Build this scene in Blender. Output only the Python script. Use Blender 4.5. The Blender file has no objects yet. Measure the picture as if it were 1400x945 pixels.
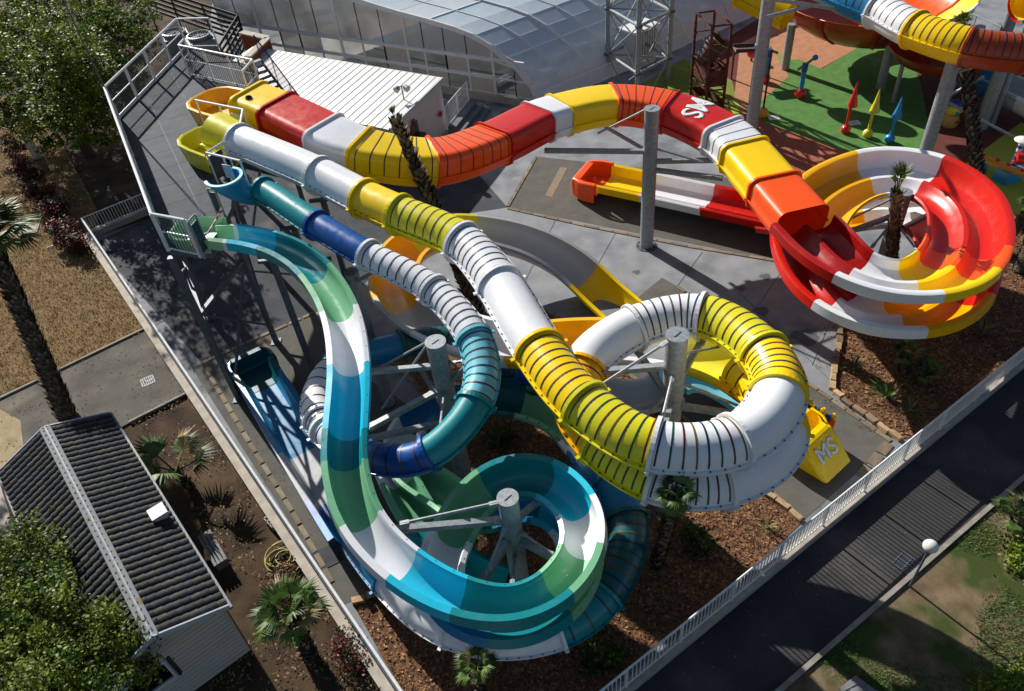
import bpy, bmesh, math, random
from mathutils import Vector, Matrix, noise
random.seed(7)
rnd = random.random
def U(a, b): return a + (b - a) * rnd()
PI = math.pi
SC = bpy.context.scene
COL = SC.collection
# ------------------------------------------------------------------ camera
F_PX = 1050.0; CAMH = 22.0; CX, CY = 700.0, 472.5
_d = Vector((832 - CX, 1590 - CY, F_PX)).normalized()
_up = -_d
_f = Vector((0, 0, 1)); _y = (_f - _f.dot(_up) * _up).normalized(); _x = _y.cross(_up)
UP_ = Vector((0, 0, 1))
def RW(v): return Vector((_x.dot(v), _y.dot(v), _up.dot(v)))     # camera frame (x right, y down, z forward) -> world
cam_d = bpy.data.cameras.new('camera'); cam = bpy.data.objects.new('camera', cam_d); COL.objects.link(cam)
r_ = RW(Vector((1, 0, 0))); u_ = -RW(Vector((0, 1, 0))); b_ = -RW(Vector((0, 0, 1)))
cam.matrix_world = Matrix(((r_.x, u_.x, b_.x, 0), (r_.y, u_.y, b_.y, 0), (r_.z, u_.z, b_.z, CAMH), (0, 0, 0, 1)))
cam_d.sensor_width = 36; cam_d.lens = F_PX / 1400 * 36; cam_d.clip_end = 2000; cam_d.clip_start = 0.1
SC.camera = cam
def W(px, py, z=0.0):
    """the point at height z seen at that place of the photograph (1400 x 945)"""
    r = RW(Vector((px - CX, py - CY, F_PX))); t = (z - CAMH) / r.z
    return Vector((r.x * t, r.y * t, z))
# ------------------------------------------------------------------ light
SUN_EL = math.radians(29.0); SH_AZ = math.radians(-57.3)          # shadows fall towards SH_AZ
w = bpy.data.worlds.new('World'); SC.world = w; w.use_nodes = True
nt = w.node_tree; bg = nt.nodes['Background']
sky = nt.nodes.new('ShaderNodeTexSky'); sky.sky_type = 'NISHITA'; sky.sun_disc = False
sky.sun_elevation = SUN_EL
tox, toy = -math.cos(SH_AZ), -math.sin(SH_AZ)                     # horizontal direction towards the sun
sky.sun_rotation = math.atan2(tox, toy)
nt.links.new(sky.outputs[0], bg.inputs[0]); bg.inputs[1].default_value = 0.055
sd = bpy.data.lights.new('sun', 'SUN'); sd.energy = 5.0; sd.angle = math.radians(0.5); sd.color = (1.0, 0.95, 0.87)
sun = bpy.data.objects.new('sun', sd); COL.objects.link(sun)
dirn = Vector((tox * math.cos(SUN_EL), toy * math.cos(SUN_EL), math.sin(SUN_EL)))
sun.rotation_euler = dirn.to_track_quat('Z', 'Y').to_euler(); sun.location = dirn * 60
vs = SC.view_settings; vs.view_transform = 'Standard'; vs.look = 'None'; vs.exposure = 0.48; vs.gamma = 1
# ------------------------------------------------------------------ materials
def lin(h):
    h = h.lstrip('#'); o = []
    for i in (0, 2, 4):
        c = int(h[i:i + 2], 16) / 255; o.append(c / 12.92 if c < .04045 else ((c + .055) / 1.055) ** 2.4)
    return (*o, 1)
_M = {}
def mat(name, col, rough=.6, metal=0.0, var=.12, scale=3.0, bump=0.0, bscale=40, coat=0.0, col2=None, trans=0.0, spec=.5, detail=4, fac=(.35, .65), rot=None, strch=None):
    if name in _M: return _M[name]
    m = bpy.data.materials.new(name); m.use_nodes = True; n = m.node_tree; N = n.nodes; L = n.links
    p = N['Principled BSDF']; out = N['Material Output']
    c = lin(col) if isinstance(col, str) else (*col, 1)
    c2 = (lin(col2) if isinstance(col2, str) else (*col2, 1)) if col2 else tuple(x * (1 - var) for x in c[:3]) + (1,)
    tc = N.new('ShaderNodeTexCoord'); mp = N.new('ShaderNodeMapping'); L.new(tc.outputs['Object'], mp.inputs[0])
    if strch: mp.inputs['Scale'].default_value = strch
    if rot: mp.inputs['Rotation'].default_value = (0, 0, rot)
    nz = N.new('ShaderNodeTexNoise'); nz.inputs['Scale'].default_value = scale; nz.inputs['Detail'].default_value = detail; L.new(mp.outputs[0], nz.inputs[0])
    mr = N.new('ShaderNodeMapRange'); mr.inputs[1].default_value = fac[0]; mr.inputs[2].default_value = fac[1]; L.new(nz.outputs[0], mr.inputs[0])
    mx = N.new('ShaderNodeMix'); mx.data_type = 'RGBA'; mx.inputs[6].default_value = c; mx.inputs[7].default_value = c2; L.new(mr.outputs[0], mx.inputs[0])
    last = mx.outputs[2]
    L.new(last, p.inputs['Base Color'])
    p.inputs['Roughness'].default_value = rough; p.inputs['Metallic'].default_value = metal
    p.inputs['Coat Weight'].default_value = coat; p.inputs['Coat Roughness'].default_value = .06
    p.inputs['Specular IOR Level'].default_value = spec
    if bump:
        n2 = N.new('ShaderNodeTexNoise'); n2.inputs['Scale'].default_value = bscale; n2.inputs['Detail'].default_value = 3; L.new(mp.outputs[0], n2.inputs[0])
        bp = N.new('ShaderNodeBump'); bp.inputs['Strength'].default_value = bump; bp.inputs['Distance'].default_value = .03
        L.new(n2.outputs[0], bp.inputs['Height']); L.new(bp.outputs[0], p.inputs['Normal'])
    if trans:
        tb = N.new('ShaderNodeBsdfTranslucent'); L.new(last, tb.inputs[0]); ms = N.new('ShaderNodeMixShader'); ms.inputs[0].default_value = trans
        L.new(p.outputs[0], ms.inputs[1]); L.new(tb.outputs[0], ms.inputs[2]); L.new(ms.outputs[0], out.inputs[0])
    _M[name] = m; return m
def gel(name, col, trans=.12):                                    # coloured glass fibre, a little weathered
    m = mat('gelcoat_' + name, col, rough=.34, var=.08, scale=1.1, coat=.12, trans=trans * .55, bump=.05, bscale=2.2, fac=(.35, .8), spec=.42)
    n = m.node_tree; N = n.nodes; L = n.links; p = N['Principled BSDF']; src = p.inputs['Base Color'].links[0].from_socket; tc = [q for q in N if q.type == 'TEX_COORD'][0]
    # chalky film and grime in uneven patches
    nz = N.new('ShaderNodeTexNoise'); nz.inputs['Scale'].default_value = 2.6; nz.inputs['Detail'].default_value = 9; nz.inputs['Roughness'].default_value = .72; L.new(tc.outputs['Object'], nz.inputs[0])
    mr = N.new('ShaderNodeMapRange'); mr.inputs[1].default_value = .54; mr.inputs[2].default_value = .78; mr.inputs[4].default_value = (.30 if 'teal' in name or 'blue' in name or name in ('white', 'pale_grey', 'brick_red') else .18); L.new(nz.outputs[0], mr.inputs[0])
    mx = N.new('ShaderNodeMix'); mx.data_type = 'RGBA'; L.new(mr.outputs[0], mx.inputs[0]); L.new(src, mx.inputs[6]); mx.inputs[7].default_value = (*[c * .45 + .05 for c in lin(col)[:3]], 1)
    L.new(mx.outputs[2], p.inputs['Base Color']); [L.new(mx.outputs[2], q.inputs[0]) for q in N if q.type == 'BSDF_TRANSLUCENT']
    r2 = N.new('ShaderNodeMapRange'); r2.inputs[1].default_value = .35; r2.inputs[2].default_value = .75; r2.inputs[3].default_value = .24; r2.inputs[4].default_value = .52; L.new(nz.outputs[0], r2.inputs[0]); L.new(r2.outputs[0], p.inputs['Roughness'])
    return m
G = dict(red=gel('red', '#cf1c0e'), dred=gel('deep_red', '#a8120a'), orange=gel('orange', '#ff5a12'), yellow=gel('yellow', '#ffd600'), oyellow=gel('golden_yellow', '#f5b400'),
         lime=gel('lime', '#e3da22', .18), white=gel('white', '#e9ecf0', .1), grey=gel('pale_grey', '#b9bcc0', .2), green=gel('green', '#78ba90', .16), lgreen=gel('pale_green', '#a5d8aa', .16),
         cyan=gel('cyan', '#22c0e0', .12), teal=gel('teal', '#108a92', .14), dteal=gel('dark_teal', '#0d5b66', .1), lcyan=gel('light_cyan', '#7ccfdf', .15), blue=gel('blue', '#04509e', .08), mblue=gel('mid_blue', '#1a7cae', .12),
         brown=gel('brick_red', '#7c1d0c', .05), rust=gel('rust_orange', '#a8401c', .05))
ST = [mat('stripe_' + n, c, .4, var=.05) for n, c in (('navy', '#0e1846'), ('green', '#06402f'), ('crimson', '#520f14'), ('ochre', '#664e16'))]
galv = mat('galvanised_steel', '#9aa1a6', .5, .25, var=.3, scale=9, bump=.05, bscale=30)
galv_d = mat('galvanised_dark', '#5d6670', .55, .2, var=.3, scale=7)
wsteel = mat('white_painted_steel', '#e2e5e8', .4, .0, var=.1, scale=6)
bolt_m = mat('bolt_steel', '#2a3a52', .4, .5)
rustm = mat('rust_paint', '#6b3222', .7, .2, var=.5, scale=5, col2='#3c1c14')
def ob(name, me, parent=None):
    o = bpy.data.objects.new(name, me); COL.objects.link(o)
    if parent is not None: o.parent = parent
    return o
def rootloc(p):
    while p.parent: p = p.parent
    return p.location
class MB:
    def __init__(s): s.v = []; s.f = []; s.m = []; s.k = 0
    def add(s, vs, fs):
        b = len(s.v); s.v += [tuple(v) for v in vs]; s.f += [tuple(i + b for i in f) for f in fs]; s.m += [s.k] * len(fs); return s
    def box(s, c, sz, rz=0, M=None):
        x, y, z = sz[0] / 2, sz[1] / 2, sz[2] / 2; R = Matrix.Rotation(rz, 3, 'Z') if M is None else M; c = Vector(c)
        return s.add([c + R @ Vector((i * x, j * y, k * z)) for k in (-1, 1) for j in (-1, 1) for i in (-1, 1)],
                     [(0, 2, 3, 1), (4, 5, 7, 6), (0, 1, 5, 4), (2, 6, 7, 3), (0, 4, 6, 2), (1, 3, 7, 5)])
    def tube(s, a, b, r, n=8, r2=None, cap=True, off=0):
        a = Vector(a); b = Vector(b); d = (b - a).normalized(); r2 = r if r2 is None else r2
        p = Vector((0, 0, 1)) if abs(d.z) < .9 else Vector((1, 0, 0)); x = d.cross(p).normalized(); y = d.cross(x)
        vs = []
        for c, rr in ((a, r), (b, r2)):
            for i in range(n): t = 2 * PI * i / n + off; vs.append(c + x * rr * math.cos(t) + y * rr * math.sin(t))
        fs = [(i, (i + 1) % n, n + (i + 1) % n, n + i) for i in range(n)]
        if cap: fs += [tuple(range(n))[::-1], tuple(range(n, 2 * n))]
        return s.add(vs, fs)
    def beam(s, a, b, w, h=None):
        a = Vector(a); b = Vector(b); d = (b - a); L_ = d.length; d.normalize(); h = h or w
        p = Vector((0, 0, 1)) if abs(d.z) < .95 else Vector((1, 0, 0)); x = d.cross(p).normalized(); y = x.cross(d)
        M = Matrix((x, d, y)).transposed(); return s.box((a + b) / 2, (w, L_, h), M=M)
    def prism(s, poly, z0, z1):
        n = len(poly); vs = [(p[0], p[1], z0) for p in poly] + [(p[0], p[1], z1) for p in poly]
        a = sum(poly[i][0] * poly[(i + 1) % n][1] - poly[(i + 1) % n][0] * poly[i][1] for i in range(n))
        fs = [tuple(range(n))[::-1], tuple(range(n, 2 * n))] + [(i, (i + 1) % n, n + (i + 1) % n, n + i) for i in range(n)]
        if a < 0: fs = [f[::-1] for f in fs]
        return s.add(vs, fs)
    def ball(s, c, r, nu=12, nv=8, sq=(1, 1, 1)):
        vs = []; fs = []
        for j in range(nv + 1):
            t = PI * j / nv
            for i in range(nu): a = 2 * PI * i / nu; vs.append((c[0] + r * sq[0] * math.sin(t) * math.cos(a), c[1] + r * sq[1] * math.sin(t) * math.sin(a), c[2] + r * sq[2] * math.cos(t)))
        for j in range(nv):
            for i in range(nu): fs.append((j * nu + i, j * nu + nu + i, j * nu + nu + (i + 1) % nu, j * nu + (i + 1) % nu))
        return s.add(vs, fs)
    def lathe(s, prof, c, n=20):
        vs = []; fs = []
        for r, z in prof:
            for i in range(n): a = 2 * PI * i / n; vs.append((c[0] + r * math.cos(a), c[1] + r * math.sin(a), c[2] + z))
        for j in range(len(prof) - 1):
            for i in range(n): fs.append((j * n + i, j * n + (i + 1) % n, j * n + n + (i + 1) % n, j * n + n + i))
        return s.add(vs, fs)
    def mesh(s, name, mats, smooth=False):
        me = bpy.data.meshes.new(name); me.from_pydata(s.v, [], s.f)
        for m in (mats if isinstance(mats, (list, tuple)) else [mats]): me.materials.append(m)
        if any(s.m): me.polygons.foreach_set('material_index', s.m)
        if smooth: me.polygons.foreach_set('use_smooth', [True] * len(me.polygons)); me.set_sharp_from_angle(angle=math.radians(38))
        me.update(); return me
    def obj(s, name, mats, parent=None, smooth=False, world=True):
        o = ob(name, s.mesh(name, mats, smooth), parent)
        if parent is not None and world and parent.parent is None: o.location = -rootloc(parent)
        return o
def tag(o, label, cat, group=None):
    o['label'] = label; o['category'] = cat
    if group: o['group'] = group
    return o
def thing(name, label, cat, loc=(0, 0, 0), group=None, rz=0):
    o = bpy.data.objects.new(name, None); COL.objects.link(o); o.location = loc; o.rotation_euler = (0, 0, rz); o.empty_display_size = .3
    return tag(o, label, cat, group)
def copy_tree(o, parent=None):
    c = o.copy(); COL.objects.link(c); c.parent = parent
    for ch in o.children: copy_tree(ch, c)
    return c
def struct(o): o['kind'] = 'structure'; return o
def stuff(o): o['kind'] = 'stuff'; return o
def reset(o):                                                     # keeps shared meshes of copies
    return o
# ------------------------------------------------------------------ sweeps
def spline(ctrl, step=.14, smooth=6):
    P = [Vector(c) for c in ctrl]; Q = [P[0] * 2 - P[1]] + P + [P[-1] * 2 - P[-2]]
    pts = []; marks = []
    for i in range(1, len(Q) - 2):
        p0, p1, p2, p3 = Q[i - 1:i + 3]; marks.append(len(pts))
        n = max(2, int((p2 - p1).length / step))
        t0 = 0; t1 = max(.01, (p1 - p0).length ** .5); t2 = t1 + (p2 - p1).length ** .5; t3 = t2 + max(.01, (p3 - p2).length ** .5)
        for k in range(n):
            t = t1 + (t2 - t1) * k / n
            A1 = p0 * ((t1 - t) / (t1 - t0)) + p1 * ((t - t0) / (t1 - t0)); A2 = p1 * ((t2 - t) / (t2 - t1)) + p2 * ((t - t1) / (t2 - t1)); A3 = p2 * ((t3 - t) / (t3 - t2)) + p3 * ((t - t2) / (t3 - t2))
            B1 = A1 * ((t2 - t) / (t2 - t0)) + A2 * ((t - t0) / (t2 - t0)); B2 = A2 * ((t3 - t) / (t3 - t1)) + A3 * ((t - t1) / (t3 - t1))
            pts.append(B1 * ((t2 - t) / (t2 - t1)) + B2 * ((t - t1) / (t2 - t1)))
    marks.append(len(pts)); pts.append(P[-1])
    for _ in range(smooth * 3):
        pts = [pts[0]] + [(pts[i - 1] + pts[i] * 2 + pts[i + 1]) / 4 for i in range(1, len(pts) - 1)] + [pts[-1]]
    return pts, marks
def frames(pts, bank=0):
    fr = []
    for i, p in enumerate(pts):
        t = (pts[min(i + 1, len(pts) - 1)] - pts[max(i - 1, 0)]).normalized()
        l = t.cross(Vector((0, 0, 1))).normalized(); u = l.cross(t)
        if bank:
            k = max(1, min(8, i, len(pts) - 1 - i)); a = pts[max(0, i - k)]; b = pts[min(len(pts) - 1, i + k)]
            d1 = (p - a); d2 = (b - p); d1.z = d2.z = 0
            cr = 0
            if d1.length > .01 and d2.length > .01: cr = d1.normalized().cross(d2.normalized()).z / ((d1.length + d2.length) / 2)
            an = max(-.45, min(.45, cr * bank)); c, s = math.cos(an), math.sin(an)
            l, u = l * c + u * s, u * c - l * s
        fr.append((p, t, l, u))
    return fr
def sweep(fr, prof, closed=True):
    """prof: closed loop of (lateral, up)"""
    n = len(prof); vs = []; fs = []
    for p, t, l, u in fr:
        for a, b in prof: vs.append(p + l * a + u * b)
    m = n if closed else n - 1
    for j in range(len(fr) - 1):
        for i in range(m): fs.append((j * n + i, j * n + (i + 1) % n, (j + 1) * n + (i + 1) % n, (j + 1) * n + i))
    return vs, fs
def shell(line, th=.05):
    """open line -> closed thin shell profile (outer side below/outside)"""
    n = len(line); off = []
    for i in range(n):
        a = Vector(line[max(0, i - 1)]); b = Vector(line[min(n - 1, i + 1)]); d = (b - a).normalized(); off.append((line[i][0] + d.y * th, line[i][1] - d.x * th))
    return list(line) + off[::-1]
def circ(r, fin=.09, n=32):
    o = []
    for i in range(n):
        a = 2 * PI * i / n
        if i in (0, n // 2):
            sx = 1 if i == 0 else -1
            o += [(sx * r, -.022 * sx), (sx * (r + fin), -.022 * sx), (sx * (r + fin), .022 * sx), (sx * r, .022 * sx)]
        else: o.append((r * math.cos(a), r * math.sin(a)))
    return o
def boxy(w, h1, h0, n=6):
    """rounded roof over a flat trough, with side seams"""
    o = [(-w, 0)]; top = []
    for i in range(n + 1): a = PI - PI / 2 * i / n; top.append((-w * .99 + (w * .36) * (1 + math.cos(a)), h1 - w * .30 + w * .30 * math.sin(a)))
    tr = [(-x, y) for x, y in top][::-1]
    seq = [(-w - .09, -.03), (-w - .09, .03), (-w, .03)] + top + tr + [(w, .03), (w + .09, .03), (w + .09, -.03), (w, -.03), (w * .93, -h0 * .7), (w * .7, -h0), (-w * .7, -h0), (-w * .93, -h0 * .7), (-w, -.03)]
    return seq[::-1]
def uchute(r, inner=.0, outer=.12, lip=.12, n=16, depth=None, inside=-1, skirt=0.0):
    """half round flume, the lips turned out; inside = side of the curve centre (-1 left)"""
    d = depth or r; o = []
    hl, hr = (inner, outer) if inside < 0 else (outer, inner)
    o = [(-r - lip - .01, hl - .10), (-r - lip, hl), (-r, hl + .015)]
    for i in range(n + 1): a = PI + PI * i / n; o.append((r * math.cos(a), d * math.sin(a)))
    o += [(r, hr + .015), (r + lip, hr), (r + lip + .01, hr - .10 - skirt)]
    return shell(o, -.045)[::-1]
TUBE2 = circ(.66); TUBE3 = circ(.475, .07, 28); TUBEX = circ(.55, .08, 28)
def bolts(mb, fr, a, b, every=2):
    for i in range(0, len(fr), every):
        p, t, l, u = fr[i]; mb.box(p + l * a + u * b, (.035, .035, .05), M=Matrix((l, t, u)).transposed())
class Slide:
    def __init__(s, name, label, base): s.root = thing(name, label, 'water slide', base)
    def run(s, ctrl, secs, step=.14, bank=0, smooth=6):
        """secs: list of (start mark, profile key, colour, stripes); last entry is the end mark"""
        pts, marks = spline(ctrl, step, smooth); fr = frames(pts, bank); s.fr = fr; s.marks = marks
        def idx(m): k = int(m); f = m - k; return int(marks[k] + (marks[min(k + 1, len(marks) - 1)] - marks[k]) * f)
        for q in range(len(secs) - 1):
            m, kind, colr, stripes = secs[q]; i0 = idx(m); i1 = idx(secs[q + 1][0]); seg = fr[i0:i1 + 1]
            if len(seg) < 2: continue
            prof, typ, R = kind
            nm = {'tube': 'tube_section', 'boxy': 'tube_section', 'open': 'chute_section', 'dual': 'chute_section', 'trough': 'trough_section'}[typ]
            mb = MB(); v, f = sweep(seg, prof); mb.add(v, f); nn = len(prof)
            if typ in ('open', 'dual', 'trough'): 
                mb.add([], []); mb.f.append(tuple(range(nn))[::-1]) if False else None
            o = mb.obj(nm, G[colr], s.root, True)
            # collar at the start of the section
            def collar(seg_, w_):
                pr = [(a * (1 + w_ / max(.3, R)), b * (1 + w_ / max(.3, R))) for a, b in prof]; mc = MB(); p, t, l, u = seg_[0]
                lp = [(p + t * (k * .035), t, l, u) for k in (-1.5, 1.5)]
                v, f = sweep(lp, pr); mc.add(v, f)
                n_ = len(pr)
                if typ in ('tube', 'boxy'): mc.f += [tuple(range(n_)), tuple(range(n_, 2 * n_))[::-1]]; mc.m += [0, 0]
                return mc
            if typ in ('tube', 'boxy'): collar(seg, .095).obj('flange', G[colr], o, False)
            if typ == 'tube' and R > .45:
                mb = MB(); bolts(mb, seg, R + .045, .02, 2); bolts(mb, seg, -R - .045, .02, 2)
                p, t, l, u = seg[0]
                for k in range(0, 30): an = PI * k / 30; mb.box(p + (l * math.cos(an) + u * math.sin(an)) * (R + .035) + t * .045, (.03, .03, .03))
                stuff(mb.obj('bolt', bolt_m, o))
            if typ == 'open':
                mb = MB(); bolts(mb, seg, R + .07, .10, 4); bolts(mb, seg, -R - .07, .02, 4); stuff(mb.obj('bolt', bolt_m, o))
            if stripes:
                L_ = len(seg) - 1
                for k in range(stripes):
                    ii = (k + .55) / stripes * L_; j = int(ii); fr_ = ii - j
                    p0, t0, l0, u0 = seg[j]; p1 = seg[min(j + 1, L_)][0]; p = p0.lerp(p1, fr_)
                    if typ == 'tube': arc = [(R * math.cos(a), R * math.sin(a)) for a in [math.radians(8 + 164 * z / 20) for z in range(21)]]
                    else:
                        tp = [q_ for q_ in prof if q_[1] >= .03]; arc = sorted(tp, key=lambda q_: q_[0])
                        arc = [q_ for q_ in arc if abs(q_[0]) <= R + .01][::-1]
                    mb = MB(); rows = []
                    for d_, hgt in ((-.02, .0), (-.018, .009), (.018, .009), (.02, .0)):
                        for (a, b) in arc:
                            q_ = Vector((a, b)); nq = q_.normalized() * hgt; rows.append(p + t0 * d_ * 1.2 + l0 * (a + nq.x) + u0 * (b + nq.y))
                    n_ = len(arc); fs = [(r * n_ + i, r * n_ + i + 1, (r + 1) * n_ + i + 1, (r + 1) * n_ + i) for r in range(3) for i in range(n_ - 1)]
                    mb.add(rows, fs).obj('stripe', ST[(k + q) % 4], o)
        return fr
    def end_wall(s, frm, prof, colr, name='end_wall'):
        p, t, l, u = frm; mb = MB(); n = len(prof); mb.add([p + l * a + u * b for a, b in prof], [tuple(range(n))]); return mb.obj(name, G[colr], s.root)
def post(top, r, base_z=0.0, label='', group=None, name='support_post', cap=True):
    x, y, z = top; t = thing(name, label, 'post', (x, y, base_z), group)
    h = z - base_z; mb = MB().tube((0, 0, 0), (0, 0, h - .03), r, 24, cap=False); mb.obj('column', galv, t, True, False)
    MB().tube((0, 0, 0), (0, 0, .03), r * 1.6, 16).obj('base_plate', galv_d, t, False, False)
    if cap: MB().tube((0, 0, h - .03), (0, 0, h), r * 1.06, 24).box((0, 0, h + .01), (r * .9, .03, .02), .7).obj('cap', galv, t, False, False)
    m = MB()
    for k in range(8): a = k * PI / 4; m.box((math.cos(a) * r * 1.35, math.sin(a) * r * 1.35, .05), (.04, .04, .06))
    stuff(m.obj('bolt', bolt_m, t, False, False))
    return t
def strut(root, a, b, w, kind='brace', square=True, m=None):
    mb = MB(); a = Vector(a); b = Vector(b)
    (mb.beam(a, b, w) if square else mb.tube(a, b, w / 2, 10))
    d = (b - a).normalized(); mb.beam(a - d * .02, a + d * .22, w * 1.35, w * .8); mb.beam(b - d * .22, b + d * .02, w * 1.35, w * .8)
    return mb.obj(kind, m or galv, root)
def along(p, top, r, z): d = Vector((p[0] - top[0], p[1] - top[1], 0)).normalized(); return Vector((top[0], top[1], z)) + d * r
# ================================================================== WATER SLIDES
TB2 = (TUBE2, 'tube', .66); TB3 = (TUBE3, 'tube', .475); TBX = (TUBEX, 'tube', .55)
U4 = (uchute(.47, .0, .20, .09, depth=.55, skirt=.24), 'open', .47)
U2 = (uchute(.78, .05, .05, .10), 'open', .78)
U2L = (uchute(.85, .10, .10, .10, inside=1), 'open', .85)
BX = (boxy(1.04, .82, .52), 'boxy', 1.04)
DU = (shell([(a_ * .96, b_) for a_, b_ in [(-1.36, .32), (-1.30, .36), (-1.24, .34), (-1.18, .0), (-.98, -.16), (-.62, -.20), (-.34, -.12), (-.16, .10), (-.06, .20), (.06, .20), (.16, .06), (.34, -.10), (.70, -.14), (1.0, -.04), (1.2, .26), (1.28, .66), (1.42, .68), (1.50, .66), (1.52, .34)]], -.04)[::-1], 'dual', 1.4)
TR1 = (shell([(-1.16, .52), (-1.10, .56), (-1.0, .52), (-.93, .02), (-.70, -.12), (-.22, -.12), (-.1, .02), (.1, .02), (.22, -.12), (.70, -.12), (.93, .02), (1.0, .52), (1.10, .56), (1.16, .52), (1.16, -.15)], -.04)[::-1], 'trough', 1.1)
TR2 = (shell([(-.87, .16), (-.86, .50), (-.72, .52), (-.60, .02), (-.45, -.10), (.45, -.10), (.60, .02), (.72, .52), (.86, .50), (.88, .30)], -.04)[::-1], 'trough', .8)

# ---- yellow and white tube
S2 = Slide('tube_slide', 'widest striped tube slide, yellow and white, making a double loop round the tall grey post', W(560, 300, 0))
z2 = lambda *a: [W(x, y, z) for x, y, z in a]
c2 = z2((322, 192, 8.28), (350, 203, 8.25), (437, 240, 8.1), (498, 272, 7.95), (547, 294, 7.9), (632, 331, 7.75), (684, 390, 7.6), (734, 474, 7.5), (798, 554, 7.4),
        (893, 612, 7.3), (1005, 606, 7.15), (1066, 541, 7.0), (1045, 483, 6.85), (960, 431, 6.65), (866, 448, 6.5), (800, 497, 6.4), (790, 552, 6.32),
        (822, 606, 6.22), (893, 655, 6.1), (972, 664, 5.98), (1040, 636, 5.86), (1070, 590, 5.76), (1048, 540, 5.65), (1012, 505, 5.55))
S2.run(c2, [(.3, TB2, 'white', 0), (2, TB2, 'white', 0), (3, TB2, 'yellow', 0), (4, TB2, 'lime', 8), (5, TB2, 'white', 8), (6, TB2, 'white', 0), (7.1, TB2, 'yellow', 8), (8, TB2, 'lime', 8),
            (9, TB2, 'white', 8), (10, TB2, 'white', 0), (11, TB2, 'yellow', 7), (12, TB2, 'lime', 8), (13, TB2, 'white', 8), (14, TB2, 'white', 0), (15.2, TB2, 'oyellow', 5), (17, TB2, 'lime', 8),
            (18, TB2, 'white', 8), (19.2, TB2, 'white', 0), (21, TB2, 'yellow', 6), (23, TB2, 'yellow', 0)][:-1] + [(23, TB2, 'yellow', 0)])
c2b = z2((1030, 520, 5.6), (1000, 500, 5.45), (965, 485, 5.3), (900, 470, 5.1), (845, 466, 5.0), (785, 466, 4.9), (700, 470, 4.8), (640, 458, 4.65), (590, 440, 4.45), (552, 412, 4.2), (538, 375, 3.9), (560, 336, 3.55),
         (612, 314, 3.1), (672, 317, 2.6), (735, 335, 2.0), (785, 365, 1.3), (818, 397, .75), (850, 425, .5), (872, 445, .45))
S2.run(c2b, [(0, U2, 'oyellow', 0), (.7, U2, 'lime', 0), (2.6, U2, 'white', 0), (4.3, U2L, 'oyellow', 0), (6, U2L, 'white', 0), (8, U2L, 'grey', 0), (9.3, U2L, 'oyellow', 0), (11.4, U2L, 'lime', 0), (12.7, U2L, 'grey', 0),
             (14.1, U2L, 'grey', 0), (15.4, U2L, 'yellow', 0), (18, U2L, 'yellow', 0)], bank=.25)
# ---- teal, blue and white tube
S3 = Slide('tube_slide', 'narrow striped tube slide, teal, blue and white, circling the middle grey post', W(480, 330, 0))
c3 = z2((352, 258, 7.9), (372, 268, 7.85), (433, 308, 7.7), (503, 349, 7.5), (592, 396, 7.2), (648, 460, 6.9), (661, 508, 6.6), (648, 558, 6.35), (588, 622, 5.75), (525, 630, 5.2), (466, 606, 4.8), (437, 575, 4.6), (433, 540, 4.45), (452, 505, 4.3),
        (492, 487, 4.15), (532, 476, 4.0), (590, 464, 3.8), (640, 468, 3.6), (690, 492, 3.3), (740, 515, 3.0))
S3.run(c3, [(.4, TB3, 'teal', 0), (2, TB3, 'blue', 0), (3, TB3, 'white', 8), (4, TB3, 'white', 8), (5, TB3, 'lcyan', 8), (6.9, TB3, 'teal', 0), (8, TB3, 'blue', 7), (9.9, TB3, 'white', 2), (10.6, TB3, 'white', 3), (11.1, TB3, 'white', 6), (13.2, TB3, 'mblue', 0),
            (15.3, TB3, 'dteal', 8), (17, TB3, 'dteal', 3), (18.5, TB3, 'blue', 0), (19, TB3, 'blue', 0)])
U3 = (uchute(.72, .02, .02, .09), 'open', .72)
c3b = z2((730, 512, 3.0), (775, 518, 2.2), (835, 540, 1.6), (890, 540, 1.1), (935, 520, .85), (975, 525, .7), (1022, 552, .62), (1050, 570, .6), (1072, 584, .58))
S3.run(c3b, [(0, U3, 'blue', 0), (1, U3, 'grey', 0), (3.6, TR2, 'lcyan', 0), (6.6, TR2, 'yellow', 0), (8, TR2, 'yellow', 0)])
# ---- green and turquoise open chute
S4 = Slide('open_slide', 'wide open half-pipe slide, green, turquoise and white, coiling round the nearest grey post', W(470, 500, 0))
k4 = [(290, 322, 7.7), (320, 322, 7.62), (366, 331, 7.5), (400, 345, 7.4), (432, 371, 7.25), (465, 425, 7.0), (478, 500, 6.75), (473, 588, 6.5), (471, 632, 6.35), (490, 706, 6.05), (545, 770, 5.8), (627, 817, 5.6), (700, 829, 5.45), (756, 806, 5.3), (797, 748, 5.12), (790, 694, 4.98), (748, 655, 4.85),
      (700, 650, 4.75), (655, 675, 4.62), (620, 728, 4.48)]
w4 = z2(*k4)
def drop(i, z): p = w4[i].copy(); q = Vector((-1.1, 11.6, 0)) - Vector((p.x, p.y, 0)); p += q.normalized() * .10; p.z = z; return p
c4 = w4 + z2((600, 778, 4.6), (608, 815, 4.5)) + [drop(i, z) for i, z in ((11, 4.42), (12, 4.32), (13, 4.22), (14, 4.08), (15, 3.95), (16, 3.8), (17, 3.65), (18, 3.5))] + z2((600, 668, 3.3), (560, 645, 3.15), (547, 605, 3.0), (575, 565, 2.9), (625, 545, 2.8), (690, 540, 2.7), (765, 562, 2.6), (812, 615, 2.5), (838, 665, 2.4))
n4 = len(c4)
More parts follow.
